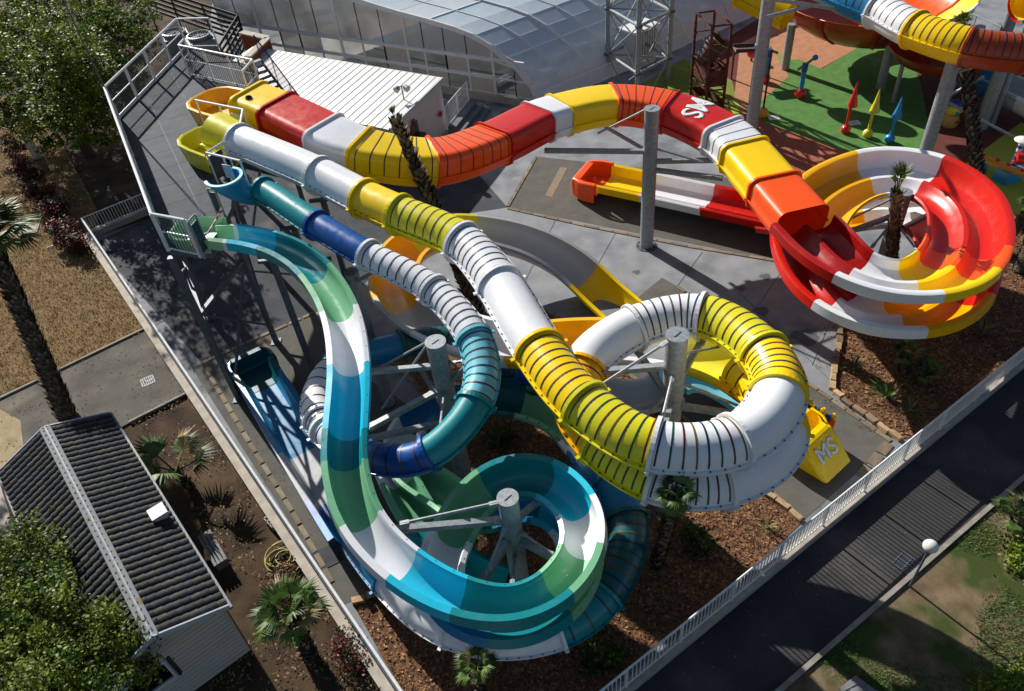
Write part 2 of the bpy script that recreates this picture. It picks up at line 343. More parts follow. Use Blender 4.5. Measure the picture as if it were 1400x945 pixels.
S4.run(c4, [(0, U4, 'lgreen', 0), (.8, U4, 'white', 0), (1.1, U4, 'cyan', 0), (2, U4, 'teal', 0), (4, U4, 'green', 0), (5, U4, 'white', 0), (6, U4, 'cyan', 0), (7, U4, 'teal', 0), (8, U4, 'green', 0), (9.1, U4, 'white', 0), (10.1, U4, 'cyan', 0), (11.1, U4, 'teal', 0),
            (13.1, U4, 'green', 0), (14.1, U4, 'white', 0), (15, U4, 'cyan', 0), (16, U4, 'teal', 0), (17.8, U4, 'green', 0), (19.2, U4, 'white', 0), (20.6, U4, 'mblue', 0), (22.6, U4, 'teal', 0), (24.1, U4, 'green', 0), (25.2, U4, 'white', 0), (26.4, U4, 'cyan', 0),
            (27.4, U4, 'mblue', 0), (28.8, U4, 'teal', 0), (29.3, U4, 'green', 0), (31, U4, 'white', 0), (32.6, U4, 'mblue', 0), (34.6, U3, 'dteal', 0), (35.3, U3, 'green', 0), (36.6, U3, 'white', 0), (36.9, U3, 'mblue', 0), (n4 - 1, U3, 'mblue', 0)], bank=.35)
c4b = z2((836, 655, 2.45), (858, 705, 2.2), (859, 745, 2.0), (838, 795, 1.8), (795, 845, 1.6), (730, 870, 1.5), (660, 872, 1.4), (595, 848, 1.3), (540, 800, 1.1), (505, 757, .9), (478, 718, .75), (455, 682, .64))
S4.run(c4b, [(0, TBX, 'mblue', 0), (1, TBX, 'dteal', 9), (3.4, TBX, 'teal', 3), (4.5, TBX, 'white', 0), (6.7, TBX, 'white', 0), (8.2, TBX, 'mblue', 0), (9.6, TR2, 'mblue', 0), (10.4, TR2, 'blue', 0), (11, TR2, 'blue', 0)])
c4c = z2((455, 682, .62), (425, 634, .6), (390, 577, .58), (362, 530, .55))
S4.run(c4c, [(0, TR2, 'grey', 0), (1.3, TR2, 'mblue', 0), (3, TR2, 'mblue', 0)])
c4d = z2((530, 620, 3.5), (545, 655, 3.35), (566, 695, 3.15), (600, 740, 2.9), (640, 780, 2.6), (690, 800, 2.3))
S4.run(c4d, [(0, U4, 'white', 0), (1.1, U4, 'green', 0), (2.4, U4, 'teal', 0), (5, U4, 'teal', 0)])
# ---- red, yellow and white slide
S1 = Slide('family_slide', 'wide red, orange, yellow and white raft slide ending in the spiral on the right', W(760, 210, 0))
c1 = z2((345, 148, 8.1), (384, 163, 7.95), (452, 196, 7.65), (494, 214, 7.4), (592, 227, 6.8), (675, 202, 6.25), (735, 172, 5.95), (765, 162, 5.8), (838, 148, 5.5), (915, 158, 5.2), (986, 190, 5.0), (1016, 217, 4.9), (1056, 264, 4.75), (1092, 306, 4.65), (1118, 335, 4.6))
S1.run(c1, [(0, BX, 'yellow', 0), (1, BX, 'red', 0), (1.95, BX, 'white', 0), (3, BX, 'yellow', 6), (4, BX, 'orange', 7), (5, BX, 'red', 0), (6, BX, 'white', 0), (7, BX, 'yellow', 0), (8, BX, 'orange', 7), (9, BX, 'red', 0), (10, BX, 'white', 3), (11, BX, 'yellow', 0), (12, BX, 'orange', 0), (13.2, BX, 'orange', 0)])
RED1 = S1.fr, S1.marks
c1b = z2((1075, 288, 4.6), (1108, 324, 4.52), (1158, 372, 4.42), (1208, 391, 4.32), (1253, 394, 4.24), (1294, 378, 4.14), (1318, 335, 4.02), (1306, 284, 3.9), (1262, 254, 3.78), (1205, 247, 3.66), (1145, 268, 3.54), (1108, 310, 3.42), (1106, 352, 3.3),
         (1136, 408, 3.18), (1183, 436, 3.06), (1231, 440, 2.94), (1281, 421, 2.8), (1303, 379, 2.66), (1292, 332, 2.5), (1260, 300, 2.34), (1205, 290, 2.12), (1160, 298, 1.8), (1110, 308, 1.25), (1045, 300, 0.9), (985, 290, 0.8))
S1.run(c1b, [(.8, DU, 'dred', 0), (2.2, DU, 'white', 0), (4, DU, 'yellow', 0), (5.2, DU, 'orange', 0), (5.8, DU, 'red', 0), (8, DU, 'white', 0), (9.3, DU, 'oyellow', 0), (11, DU, 'red', 0), (13.2, DU, 'white', 0), (15, DU, 'oyellow', 0), (16.4, DU, 'red', 0), (19, DU, 'white', 0), (20.6, DU, 'oyellow', 0), (22, DU, 'red', 0), (23, DU, 'red', 0)], bank=.22)
c1c = z2((1115, 312, .8), (1060, 302, .66), (962, 281, .62), (884, 264, .6), (826, 252, .6))
S1.run(c1c, [(0, TR1, 'red', 0), (1.97, TR1, 'white', 0), (3, TR1, 'yellow', 0), (4, TR1, 'yellow', 0)])
# splash boxes closing the run-outs
def end_box(S, frm, half, hgt, ln, colr, zf=-.12, grow=1.08, slope=0.0):
    """rounded hood closing a run-out, built along the last frame"""
    p, t, l, u = frm; mb = MB(); rows = []
    prof = [(-half, zf - .25), (-half * 1.02, hgt * .55), (-half * .96, hgt), (-half * .80, hgt * 1.02), (half * .80, hgt * 1.02), (half * .96, hgt), (half * 1.02, hgt * .55), (half, zf - .25)]
    inn = [(-half * .82, zf), (-half * .84, hgt * .55), (-half * .8, hgt * .98), (half * .8, hgt * .98), (half * .84, hgt * .55), (half * .82, zf)]
    n = 6; T0 = Vector((t.x, t.y, 0)).normalized(); L0 = T0.cross(Vector((0, 0, 1)))
    o = []; i_ = []
    for k in range(n + 1):
        f = k / n; s = math.cos(f * PI / 2 * .62) if f > .4 else 1; s = 1 - max(0, f - .35) ** 2 * .55
        o.append([p + T0 * (ln * f) + L0 * (a * grow * s) + Vector((0, 0, b * (1 if f < .99 else .96))) for a, b in prof])
        i_.append([p + T0 * (ln * f * .78) + L0 * (a * grow * s) + Vector((0, 0, b)) for a, b in inn])
    vs = [q for r in o for q in r]; m = len(prof); fs = [(j * m + i, j * m + i + 1, (j + 1) * m + i + 1, (j + 1) * m + i) for j in range(n) for i in (0, 1, 2, 4, 5, 6)]
    b0 = len(vs); vs += [q for r in i_ for q in r]; k_ = len(inn)
    fs += [(b0 + j * k_ + i, b0 + j * k_ + i + 1, b0 + (j + 1) * k_ + i + 1, b0 + (j + 1) * k_ + i) for j in range(n) for i in (0, 1, 3, 4)]
    fs += [(b0 + j * k_, b0 + (j + 1) * k_, b0 + (j + 1) * k_ + 5, b0 + j * k_ + 5) for j in range(n)]
    e = n * m; ie = b0 + n * k_
    # top rim at the far end, outer and inner end walls
    ztop = max(q.z for q in o[n]); cen = sum(o[n], Vector()) / m; nose = [q + T0 * (.16 + slope * (ztop - q.z)) - L0 * ((q - cen).dot(L0) * .12 * (ztop - q.z)) + Vector((0, 0, -.05)) for q in o[n]]; nb = len(vs); vs += nose
    fs += [(e + i, e + i + 1, nb + i + 1, nb + i) for i in range(m - 1)] + [tuple(nb + i for i in range(m))]
    fs += [(e + 3, e + 4, ie + 3, ie + 2), tuple(ie + i for i in range(k_))]
    mb.add(vs, fs); o2 = mb.obj('splash_box', G[colr], S.root, True); bv = o2.modifiers.new('b', 'BEVEL'); bv.width = .12; bv.segments = 4; bv.limit_method = 'ANGLE'; bv.angle_limit = math.radians(35)
    return p, T0, L0, o
def text_mesh(txt, size, depth=.012, bold=.02):
    cu = bpy.data.curves.new('lettering', 'FONT'); cu.body = txt; cu.size = size; cu.extrude = 0; cu.offset = bold * size; cu.align_x = 'CENTER'; cu.align_y = 'CENTER'
    o = bpy.data.objects.new('lettering', cu); COL.objects.link(o); dg = bpy.context.evaluated_depsgraph_get(); dg.update()
    me = bpy.data.meshes.new_from_object(o.evaluated_get(dg)); bpy.data.objects.remove(o)
    bm = bmesh.new(); bm.from_mesh(me); bmesh.ops.triangulate(bm, faces=bm.faces)
    for _ in range(3):
        es = [e for e in bm.edges if e.calc_length() > size * .12]
        if es: bmesh.ops.subdivide_edges(bm, edges=es, cuts=1)
        bmesh.ops.triangulate(bm, faces=bm.faces)
    if depth:
        r = bmesh.ops.extrude_face_region(bm, geom=list(bm.faces)); bmesh.ops.translate(bm, vec=(0, 0, depth), verts=[g for g in r['geom'] if isinstance(g, bmesh.types.BMVert)])
    bm.to_mesh(me); bm.free(); return me
white_l = mat('white_lettering', '#e6e8ea', .4, var=.03)
def letters_on_tube(fr, i0, prof_w, top, parent, txt, size, across, flip=1, turn=0):
    me = text_mesh(txt, size); p0, t0, l0, u0 = fr[i0]
    for v in me.vertices:
        x, y, z = v.co; cs, sn_ = math.cos(math.radians(turn)), math.sin(math.radians(turn)); a, b = (x * cs - y * sn_, x * sn_ + y * cs)                       # text runs across the tube
        # along the tube = b, lateral = a + across
        k = i0 + b / .14; j = max(0, min(len(fr) - 2, int(k))); f = k - j; p = fr[j][0].lerp(fr[j + 1][0], f); l = fr[j][2].lerp(fr[j + 1][2], f); u = fr[j][3]
        la = a + across; w_, h1 = prof_w, top
        rr = w_ * .36; e = max(0, abs(la) - (w_ - rr)); hz = h1 - (w_ * .30) * (1 - math.sqrt(max(0, 1 - (e / rr) ** 2)))
        v.co = p + l * la + u * (hz + .012 + z)
    me.materials.append(white_l); o = ob('lettering', me, parent); o.location = -rootloc(parent) if parent.parent is None else (0, 0, 0); return o
fr1, mk1 = RED1
_ms = [c for c in S1.root.children if c.name.startswith('tube_section')]
letters_on_tube(fr1, (mk1[9] + mk1[10]) // 2 - 1, 1.04, .82, _ms[9], 'MS', 1.36, .0, 1, 14)
# run-out boxes
fS1 = S1.fr[-1]; end_box(S1, fS1, 1.2, .62, 1.25, 'orange')
S1b = MB(); p, t, l, u = fS1; S1b.box(p + t * .55 + Vector((0, 0, .12)), (.25, .12, .3), M=Matrix((l, t, u)).transposed()); S1b.box(p + t * .25 + Vector((0, 0, .02)), (.22, .5, .2), M=Matrix((l, t, u)).transposed()); S1b.obj('divider', G['orange'], S1.root)
for j in range(len(S4.fr) - 1, len(S4.fr)): pass
S4.run(z2((395, 585, .58), (362, 530, .55), (350, 511, .55)), [(1, TR2, 'dteal', 0), (2, TR2, 'dteal', 0)]); end_box(S4, S4.fr[-1], .92, .60, .75, 'dteal')
S3.run(z2((1052, 571, .6), (1070, 583, .58), (1083, 592, .56)), [(1, TR2, 'yellow', 0), (2, TR2, 'yellow', 0)])
bx = end_box(S3, S3.fr[-1], 1.0, .58, .80, 'yellow', grow=1.08, slope=1.05)
p, T0, L0, o_ = bx; me = text_mesh('MS', .82); mid = (o_[-1][3] + o_[-1][4]) / 2 + T0 * .16 - UP_ * .05
Yd = (UP_ - T0 * 1.05).normalized(); Xd = -L0 if (W(1140, 618, 0) - W(1118, 640, 0)).dot(L0) < 0 else L0; Zd = Xd.cross(Yd)
for v in me.vertices: x, y, z = v.co; v.co = mid + Xd * x + Yd * (y - .50) + Zd * (z + .012)
me.materials.append(white_l); o = ob('lettering', me, S3.root); o.location = -S3.root.location
# printed wave board along the run-out box
wm = MB(); cols = [G['orange'], mat('print_blue', '#1c4fae', .4), G['yellow'], mat('print_white', '#dfe6ea', .4)]
sd_ = (1 if Xd.dot(L0) > 0 else -1)
for k in range(26):
    f = k / 25; x0 = p + T0 * (-1.1 + 1.9 * f) + L0 * (1.10 * sd_); hh = .62 + .10 * math.sin(k * 1.1) + .05 * math.sin(k * 2.7)
    for q_, (za, zb_) in enumerate(((-.05, hh * .45), (hh * .45, hh * .75), (hh * .75, hh))): wm.k = (0, (1, 3, 1, 0, 2)[(k // 2 + q_) % 5], (2, 1)[(k // 3) % 2])[q_]; wm.beam(x0 + UP_ * ((za + zb_) / 2), x0 + T0 * .078 + UP_ * ((za + zb_) / 2), .06, zb_ - za)
wm.obj('wave_board', cols, S3.root, True)
# entry tubs
def tub(S, ctr, tdir, ln, half, hgt, colr, mouth=.66, name='entry_tub', zf=.0):
    T = Vector((tdir[0], tdir[1], 0)).normalized(); L_ = T.cross(Vector((0, 0, 1))); c = Vector(ctr); mb = MB()
    def ring(off, z, s): # plan outline, open towards +T
        pts = []
        for a, b in ((1.0, 1.0), (.1, 1.02), (-.5, .95), (-.85, .70), (-1.0, .35), (-1.0, -.35), (-.85, -.70), (-.5, -.95), (.1, -1.02), (1.0, -1.0)):
            pts.append(c + T * (a * ln * s) + L_ * (b * half * s) + Vector((0, 0, z)))
        return pts
    R = [ring(0, -.30, .92), ring(0, hgt, 1.06), ring(0, hgt + .03, 1.0), ring(0, hgt, .93), ring(0, .12, .78)]
    vs = [q for r in R for q in r]; n = 10; fs = [(j * n + i, j * n + i + 1, (j + 1) * n + i + 1, (j + 1) * n + i) for j in range(4) for i in range(n - 1)] + [tuple(4 * n + i for i in range(n)), tuple(range(n))]
    mb.add(vs, fs); return mb.obj(name, G[colr], S.root, True)
t2 = (c2[2] - c2[0]); tub(S2, W(292, 212, 7.5), t2, 1.15, .95, .75, 'lime')
f0 = frames(spline(c2[:4])[0])[0]; p, t, l, u = f0
fn = MB(); pr = [(a, b) for a, b in TUBE2]; rows = [(p - t * 1.0, t, l, u), (p - t * .6, t, l, u), (p + t * .35, t, l, u)]
vs = []; n = len(pr)
for q, sc in ((0, 1.28), (1, 1.22), (2, 1.05)):
    pp = rows[q][0]; vs += [pp + l * a * sc + u * (b * sc if b > -.3 else b * 1.0) for a, b in pr]
fn.add(vs, [(j * n + i, j * n + (i + 1) % n, (j + 1) * n + (i + 1) % n, (j + 1) * n + i) for j in range(2) for i in range(n)]); fn.obj('entry_hood', G['lime'], S2.root, True)
t3 = (c3[2] - c3[0]).normalized(); pf_ = c3[0] + t3 * .35; l = t3.cross(Vector((0, 0, 1))).normalized(); u = l.cross(t3)
fn = MB(); vs = []; n = 33; NQ = 9; rc_ = W(306, 243, 8.7); th3 = Vector((t3.x, t3.y, 0)).normalized(); lh3 = th3.cross(UP_)
for q in range(NQ):
    f = q / (NQ - 1); g_ = f * f * (3 - 2 * f)
    for i in range(n):
        ph = math.radians(-118 + 236 * i / (n - 1)); pt = math.radians(-176 + 352 * i / (n - 1)); rr = .62 - .08 * math.sin(f * PI)
        A_ = rc_ + th3 * (rr * math.cos(ph)) + lh3 * (rr * math.sin(ph)) - UP_ * (1.25 * f) ; B_ = pf_ + l * (.50 * math.sin(pt)) + u * (.50 * math.cos(pt))
        vs.append(A_.lerp(B_, g_))
fs = [(j * n + i, j * n + (i + 1), (j + 1) * n + (i + 1), (j + 1) * n + i) for j in range(NQ - 1) for i in range(n - 1)]
fn.add(vs, fs); oo = fn.obj('entry_funnel', G['mblue'], S3.root, True); md = oo.modifiers.new('s', 'SOLIDIFY'); md.thickness = .07
fn = MB(); vs = [vs[i] + UP_ * dz + (vs[i] - rc_).normalized() * dd for dz, dd in ((.0, -.05), (.05, -.05), (.05, .06), (.0, .06)) for i in range(n)]; fn.add(vs, [(j * n + i, j * n + i + 1, (j + 1) * n + i + 1, (j + 1) * n + i) for j in range(3) for i in range(n - 1)]); fn.obj('funnel_rim', G['lcyan'], S3.root, True)
tub(S4, W(272, 327, 7.45), c4[2] - c4[0], .8, .68, .45, 'lgreen')
t1 = c1[1] - c1[0]; tub(S1, W(306, 157, 7.5), t1, 1.25, 1.15, .70, 'oyellow')
fe = frames(spline(c1[:3])[0])[0]; p, t, l, u = fe; MB().lathe([(.13, 0), (.15, .05), (.10, .09), (.10, .02), (0, .02)], p + t * .55 + u * .81 + l * .45, 14).obj('vent', mat('black_rubber', '#0d0f12', .6), S1.root)
# ================================================================== POSTS AND STRUTS
GP = 'grey steel posts carrying the slides'
pN = W(926, 457, 7.9); pT = W(595, 467, 6.9); p4 = W(694, 680, 5.9); pA = W(891.5, 148, 6.98)
PN = post(pN, .30, 0, 'tallest grey steel post inside the yellow and white loop', GP)
PT = post(pT, .30, 0, 'round grey steel post inside the blue and white loop', GP)
P4 = post(p4, .27, 0, 'round grey steel post in the middle of the green and turquoise coil', GP)
PA = post(pA, .31, 0, 'free-standing grey steel post in front of the red tube beside the orange run-out', GP)
PK = post(W(480, 371, 6.6), .24, 0, 'grey steel post between the green chute and the blue tube', GP)
PS = post(W(1237, 262, 4.2), .30, 0, 'grey steel post inside the red and yellow spiral behind the palm', GP)
def arms(P, top, r, lst):
    for (x, y, z, zp, w_, sq, kind) in lst:
        a = W(x, y, z); strut(P, along(a, top, r, zp), a, w_, kind, sq)
arms(PN, pN, .30, [(787, 549, 6.75, 7.75, .085, False, 'tie_rod'), (785, 511, 6.55, 6.7, .17, True, 'arm'), (868, 474, 5.8, 5.3, .17, True, 'arm'), (961, 463, 5.95, 5.7, .17, True, 'arm'), (1022, 560, 5.0, 6.0, .09, False, 'tie_rod'),
                  (1040, 572, 5.0, 5.1, .17, True, 'arm'), (897, 608, 6.5, 6.6, .09, False, 'tie_rod'), (903, 600, 6.2, 5.5, .18, True, 'arm'), (868, 582, 5.3, 5.6, .08, False, 'tie_rod'), (1010, 470, 5.9, 7.0, .08, False, 'tie_rod'), (835, 560, 5.4, 5.2, .15, True, 'arm')])
arms(PT, pT, .30, [(515, 505, 3.9, 6.75, .085, False, 'tie_rod'), (500, 509, 5.9, 5.9, .15, True, 'arm'), (523, 558, 3.6, 6.7, .08, False, 'tie_rod'), (505, 585, 4.6, 4.9, .17, True, 'arm'), (505, 600, 3.6, 3.4, .17, True, 'arm'), (640, 492, 6.2, 6.0, .08, False, 'tie_rod'), (640, 497, 6.0, 5.3, .15, True, 'arm'),
                  (600, 598, 5.4, 5.0, .08, False, 'tie_rod'), (640, 535, 5.7, 4.6, .08, False, 'tie_rod'), (560, 480, 3.6, 3.3, .15, True, 'arm')])
arms(P4, p4, .27, [(548, 716, 5.55, 5.75, .085, False, 'tie_rod'), (543, 724, 5.3, 4.95, .17, True, 'arm'), (660, 795, 4.0, 4.9, .09, False, 'tie_rod'), (662, 792, 3.9, 4.2, .17, True, 'arm'), (740, 682, 4.5, 4.7, .15, True, 'arm'), (762, 762, 4.6, 4.6, .08, False, 'tie_rod'), (765, 768, 4.3, 4.1, .15, True, 'arm'), (700, 800, 4.4, 3.6, .09, False, 'tie_rod')])
arms(PA, pA, .31, [(818, 182, 5.4, 6.85, .085, False, 'tie_rod'), (745, 206, 5.2, 5.0, .18, True, 'arm'), (825, 172, 4.6, 4.9, .12, True, 'arm'), (990, 219, 4.4, 4.5, .18, True, 'arm'), (988, 244, 4.0, 4.1, .18, True, 'arm'), (960, 222, 4.5, 5.1, .08, False, 'tie_rod')])
arms(PS, W(1237, 262, 4.2), .3, [(1145, 308, 3.3, 4.05, .085, False, 'tie_rod'), (1155, 319, 2.9, 3.1, .17, True, 'arm'), (1268, 295, 3.1, 2.4, .17, True, 'arm'), (1256, 345, 3.1, 2.8, .09, False, 'tie_rod'), (1192, 338, 2.7, 3.0, .1, False, 'tie_rod')])
arms(PK, W(480, 371, 6.6), .24, [(505, 375, 7.0, 6.3, .12, True, 'arm'), (458, 395, 6.4, 6.2, .12, True, 'arm')])
# ================================================================== GROUND
def ground_mat(name, c1, c2, sc=1.2, rough=.95, bump=.4, bs=60, c3=None, sc3=.25, f3=(.5, .62), fine=0.0, fs=90):
    if name in _M: return _M[name]
    m = mat(name, c1, rough, col2=c2, scale=sc, bump=bump, bscale=bs, spec=.25, detail=7)
    n = m.node_tree; N = n.nodes; L = n.links; p = N['Principled BSDF']; src = p.inputs['Base Color'].links[0].from_socket; mp = [q for q in N if q.type == 'MAPPING'][0]
    if c3:
        nz = N.new('ShaderNodeTexNoise'); nz.inputs['Scale'].default_value = sc3; nz.inputs['Detail'].default_value = 6; L.new(mp.outputs[0], nz.inputs[0])
        mr = N.new('ShaderNodeMapRange'); mr.inputs[1].default_value = f3[0]; mr.inputs[2].default_value = f3[1]; L.new(nz.outputs[0], mr.inputs[0])
        mx = N.new('ShaderNodeMix'); mx.data_type = 'RGBA'; L.new(mr.outputs[0], mx.inputs[0]); L.new(src, mx.inputs[6]); mx.inputs[7].default_value = lin(c3); src = mx.outputs[2]
    if fine:
        nz = N.new('ShaderNodeTexNoise'); nz.inputs['Scale'].default_value = fs; nz.inputs['Detail'].default_value = 2; L.new(mp.outputs[0], nz.inputs[0])
        mr = N.new('ShaderNodeMapRange'); mr.inputs[1].default_value = .3; mr.inputs[2].default_value = .7; mr.inputs[3].default_value = 1 - fine; mr.inputs[4].default_value = 1 + fine; L.new(nz.outputs[0], mr.inputs[0])
        mx = N.new('ShaderNodeMix'); mx.data_type = 'RGBA'; mx.blend_type = 'MULTIPLY'; mx.inputs[0].default_value = 1; L.new(src, mx.inputs[6]); L.new(mr.outputs[0], mx.inputs[7]); src = mx.outputs[2]
    L.new(src, p.inputs['Base Color']); return m
conc = ground_mat('plaza_concrete', '#919499', '#7b7f85', .9, .85, .15, 80, '#62666b', .34, (.54, .68), .12)
asph = ground_mat('lane_asphalt', '#66655f', '#5b5a56', 1.5, .95, .3, 120, '#5c5b59', .4, (.6, .8), .14)
asph_d = ground_mat('yard_asphalt', '#4a4d53', '#3b3f45', .8, .9, .3, 110, '#666664', .35, (.56, .7), .16)
road_m = ground_mat('road_asphalt', '#454546', '#38393b', .7, .95, .35, 130, '#5e5a55', .35, (.56, .72), .26, 70)
path_m = ground_mat('path_asphalt', '#6c6861', '#56534e', .9, .95, .3, 100, '#8f8574', .3, (.58, .75), .15)
earth = ground_mat('earth', '#524232', '#352a20', 1.2, 1, .6, 50, '#6d5a43', .35, (.55, .7), .25, 60)
lawn = ground_mat('dry_lawn', '#8d7350', '#6d583b', 1.8, 1, .8, 70, '#6f6a3c', .3, (.60, .75), .28, 50)
verge = ground_mat('verge_soil', '#85735a', '#655541', 1.4, 1, .7, 60, '#3f4d22', .42, (.46, .56), .28, 55)
mulch = ground_mat('bark_mulch', '#876248', '#5a412f', 9, 1, 1.0, 45, '#96704c', 3.5, (.55, .7), .45, 26)
def sheet(name, px, z, m, th=0.0, world=False):
    pts = [Vector(q) if world else W(q[0], q[1], 0) for q in px]; mb = MB(); mb.prism([(q.x, q.y) for q in pts], z - .05 if th == 0 else z - th, z); o = mb.obj(name, m); return struct(o)
g = MB(); g.add([(-260, -60, -.06), (260, -60, -.06), (260, 420, -.06), (-260, 420, -.06)], [(0, 1, 2, 3)]); struct(g.obj('ground', earth))
FL0, FL1 = W(112, 300, 1.15), W(548, 945, 1.15)                  # left fence line
FL0.z = FL1.z = 0; dl = (FL1 - FL0).normalized(); FLe = FL1 + dl * 4.0
FR0, FR1 = W(820, 945, 1.45), W(1400, 475, 1.45); FR0.z = FR1.z = 0; dr = (FR1 - FR0).normalized(); FRs = FR0 - dr * 3.2; FRe = FR1 + dr * 22
sheet('plaza', [FL0, FLe, FRs, FR1 + dr * 26, W(1396, 120), W(1400, -60), W(300, -60), W(262, 200), W(216, 296)], .004, conc, world=True)
sheet('dry_lawn', [(-200, 60), (60, 150), (135, 290), (128, 333), (198, 450), (0, 540), (-200, 640)], .004, lawn)
sheet('path', [(-200, 644), (0, 541), (198, 451), (262, 535), (177, 578), (120, 610), (0, 700), (-200, 800)], .008, path_m)
sheet('sand_path', [(-200, 700), (0, 560), (28, 575), (32, 610), (0, 660), (-200, 800)], .012, ground_mat('pale_sand', '#b3a283', '#98886c', 1.5, 1, .5, 60, fine=.2))
for a, b in (((-200, 642), (198, 450)), ((177, 578), (262, 535))):
    A, B = W(*a), W(*b); k = MB(); k.beam(A + Vector((0, 0, .03)), B + Vector((0, 0, .03)), .10, .10); struct(k.obj('kerb', mat('kerb_stone', '#9a948a', .9, var=.3, bump=.2), None))
sheet('yard', [W(128, 333), W(276, 496), W(430, 428), W(480, 405), W(560, 330), W(590, 300), W(640, 225), W(560, 200), W(300, 200), W(212, 296)], .008, asph_d, world=True)
sheet('blue_lane', [(276, 498), (355, 461), (430, 428), (475, 500), (567, 560), (667, 690), (570, 800), (480, 822), (455, 800)], .012, asph)
sheet('side_lane', [(276, 498), (455, 800), (482, 822), (468, 828), (262, 503)], .010, asph)
sheet('orange_lane', [(694, 284), (732, 214), (1020, 246), (1180, 340), (1130, 372), (1068, 358)], .008, asph)
sheet('service_yard', [(612, 190), (694, 284), (640, 292), (596, 290), (560, 300), (600, 200)], .006, asph_d)
LANE = [(905, 400), (923, 390), (1218, 605), (1172, 652), (1098, 712), (1078, 703), (905, 595), (748, 470), (735, 440), (790, 395)]
sheet('run_out_lane', [(850, 425), (905, 380), (923, 390), (1218, 605), (1098, 712), (845, 500)], .012, asph)
sheet('main_mulch_bed', [(745, 425), (845, 500), (1098, 712), (1060, 750), (820, 945), (700, 1010), (560, 965), (480, 822), (567, 795), (667, 690), (567, 524), (533, 493), (600, 470)], .02, mulch)
sheet('side_mulch_bed', [(1160, 400), (1150, 440), (1137, 535), (1228, 602), (1260, 595), (1420, 465), (1480, 400), (1500, 260), (1330, 245), (1300, 330)], .02, mulch)
# road, kerb and verge on the right
N_ = Vector((dr.y, -dr.x, 0))
kA, kB = W(1066, 945), W(1372, 678); kd = (kB - kA).normalized()
ra = [FRs + N_ * .05 - dr * 14, FRe + N_ * .05, kB + kd * 40, kA - kd * 20]; sheet('road', ra, .006, road_m, world=True)
kb = MB(); kb.beam(kA - kd * 20 + Vector((0, 0, .05)), kB + kd * 40 + Vector((0, 0, .05)), .14, .16); struct(kb.obj('road_kerb', mat('kerb_stone', '#9a948a')))
kn = Vector((kd.y, -kd.x, 0)); sheet('verge', [kA - kd * 20 + kn * .07, kB + kd * 40 + kn * .07, kB + kd * 40 + kn * 30, kA - kd * 20 + kn * 30], .05, verge, world=True)
# drains and cracks
def grate(px, py, s, rz, label):
    t = thing('drain_grate', label, 'drain', W(px, py, .012)); m = MB()
    m.box((0, 0, .0), (s, .04, .02)).box((0, s / 2, 0), (s, .04, .02)).box((0, -s / 2, 0), (s, .04, .02)).box((-s / 2, 0, 0), (.04, s, .02)).box((s / 2, 0, 0), (.04, s, .02)); m.obj('frame', galv_d, t, world=False)
    for k in range(5): MB().box((-s / 2 + s * (k + 1) / 6, 0, .002), (.03, s, .02)).obj('bar', galv_d, t, world=False)
    t.rotation_euler.z = rz
grate(202, 521, .5, .5, 'square drain grate in the path beside the tiled cabin'); grate(1240, 771, .6, .6, 'square drain grate in the dark road under the globe lamp')
MB_ = MB(); MB_.box((0, 0, 0), (1.0, .8, .02)); 
o = MB_.obj('manhole_cover', asph_d); o.location = W(446, 762, .022); o.rotation_euler.z = .4; tag(o, 'dark square manhole cover in the lane left of the white tube', 'manhole cover')
# beige paver borders: every paver is a piece
pav = [mat('paver_' + str(i), c, .9, var=.25, scale=6, bump=.3) for i, c in enumerate(('#8c7e68', '#7d705d', '#948771'))]
def border(name, pts, w_, ln, z=.022):
    root = struct(MB().add([W(*pts[0]) + Vector((0, 0, z - .012)), W(*pts[0]) + Vector((.01, 0, z - .012)), W(*pts[0]) + Vector((0, .01, z - .012))], [(0, 1, 2)]).obj(name, pav[0]))
    mes = [MB().box((0, 0, 0), (ln - .012, w_, .04)).mesh('paver', pm) for pm in pav]
    for a, b in zip(pts[:-1], pts[1:]):
        A, B = W(*a), W(*b); d = B - A; n = max(1, int(d.length / ln))
        for k in range(n):
            q = A + d * ((k + .5) / n); c = ob('paver', mes[(k * 7 + int(rnd() * 2)) % 3], root); c.location = (q.x, q.y, z + U(-.004, .004)); c.rotation_euler.z = math.atan2(d.y, d.x) + U(-.008, .008)
border('lane_border', [(276, 497), (355, 461), (432, 427)], .17, .6); border('lane_border', [(281, 504), (341, 605), (400, 700), (455, 798)], .17, .6)
border('lane_border', [(356, 464), (413, 551), (445, 600)], .17, .6); border('lane_border', [(533, 493), (567, 524), (650, 647), (668, 690)], .18, .55)
border('lane_border', [(732, 216), (694, 283)], .17, .7); border('lane_border', [(694, 285), (800, 309), (940, 337), (1068, 358)], .17, .7); border('lane_border', [(845, 499), (960, 592), (1098, 711)], .17, .6)
border('lane_border', [(923, 390), (1000, 447), (1100, 521), (1218, 604)], .17, .6); border('lane_border', [(1216, 606), (1175, 653)], .34, .6); border('lane_border', [(792, 232), (960, 258)], .22, .7)
sheet('tactile_strip', [(766, 229), (776, 230), (755, 270), (745, 268)], .018, pav[0])
for pts in (((475, 300), (560, 470)), ((842, 318), (800, 392)), ((1068, 372), (1035, 420)), ((1180, 330), (1110, 500)), ((590, 300), (640, 225)), ((760, 300), (700, 420)), ((960, 345), (905, 420)), ((1010, 400), (1135, 520)), ((128, 400), (300, 320)), ((200, 450), (420, 350)), ((300, 500), (235, 345)), ((380, 470), (300, 330))):
    a, b = W(*pts[0]), W(*pts[1]); struct(MB().beam(a + UP_ * .008, b + UP_ * .008, .022, .016).obj('expansion_joint', mat('joint_dark', '#63666a', .9)))
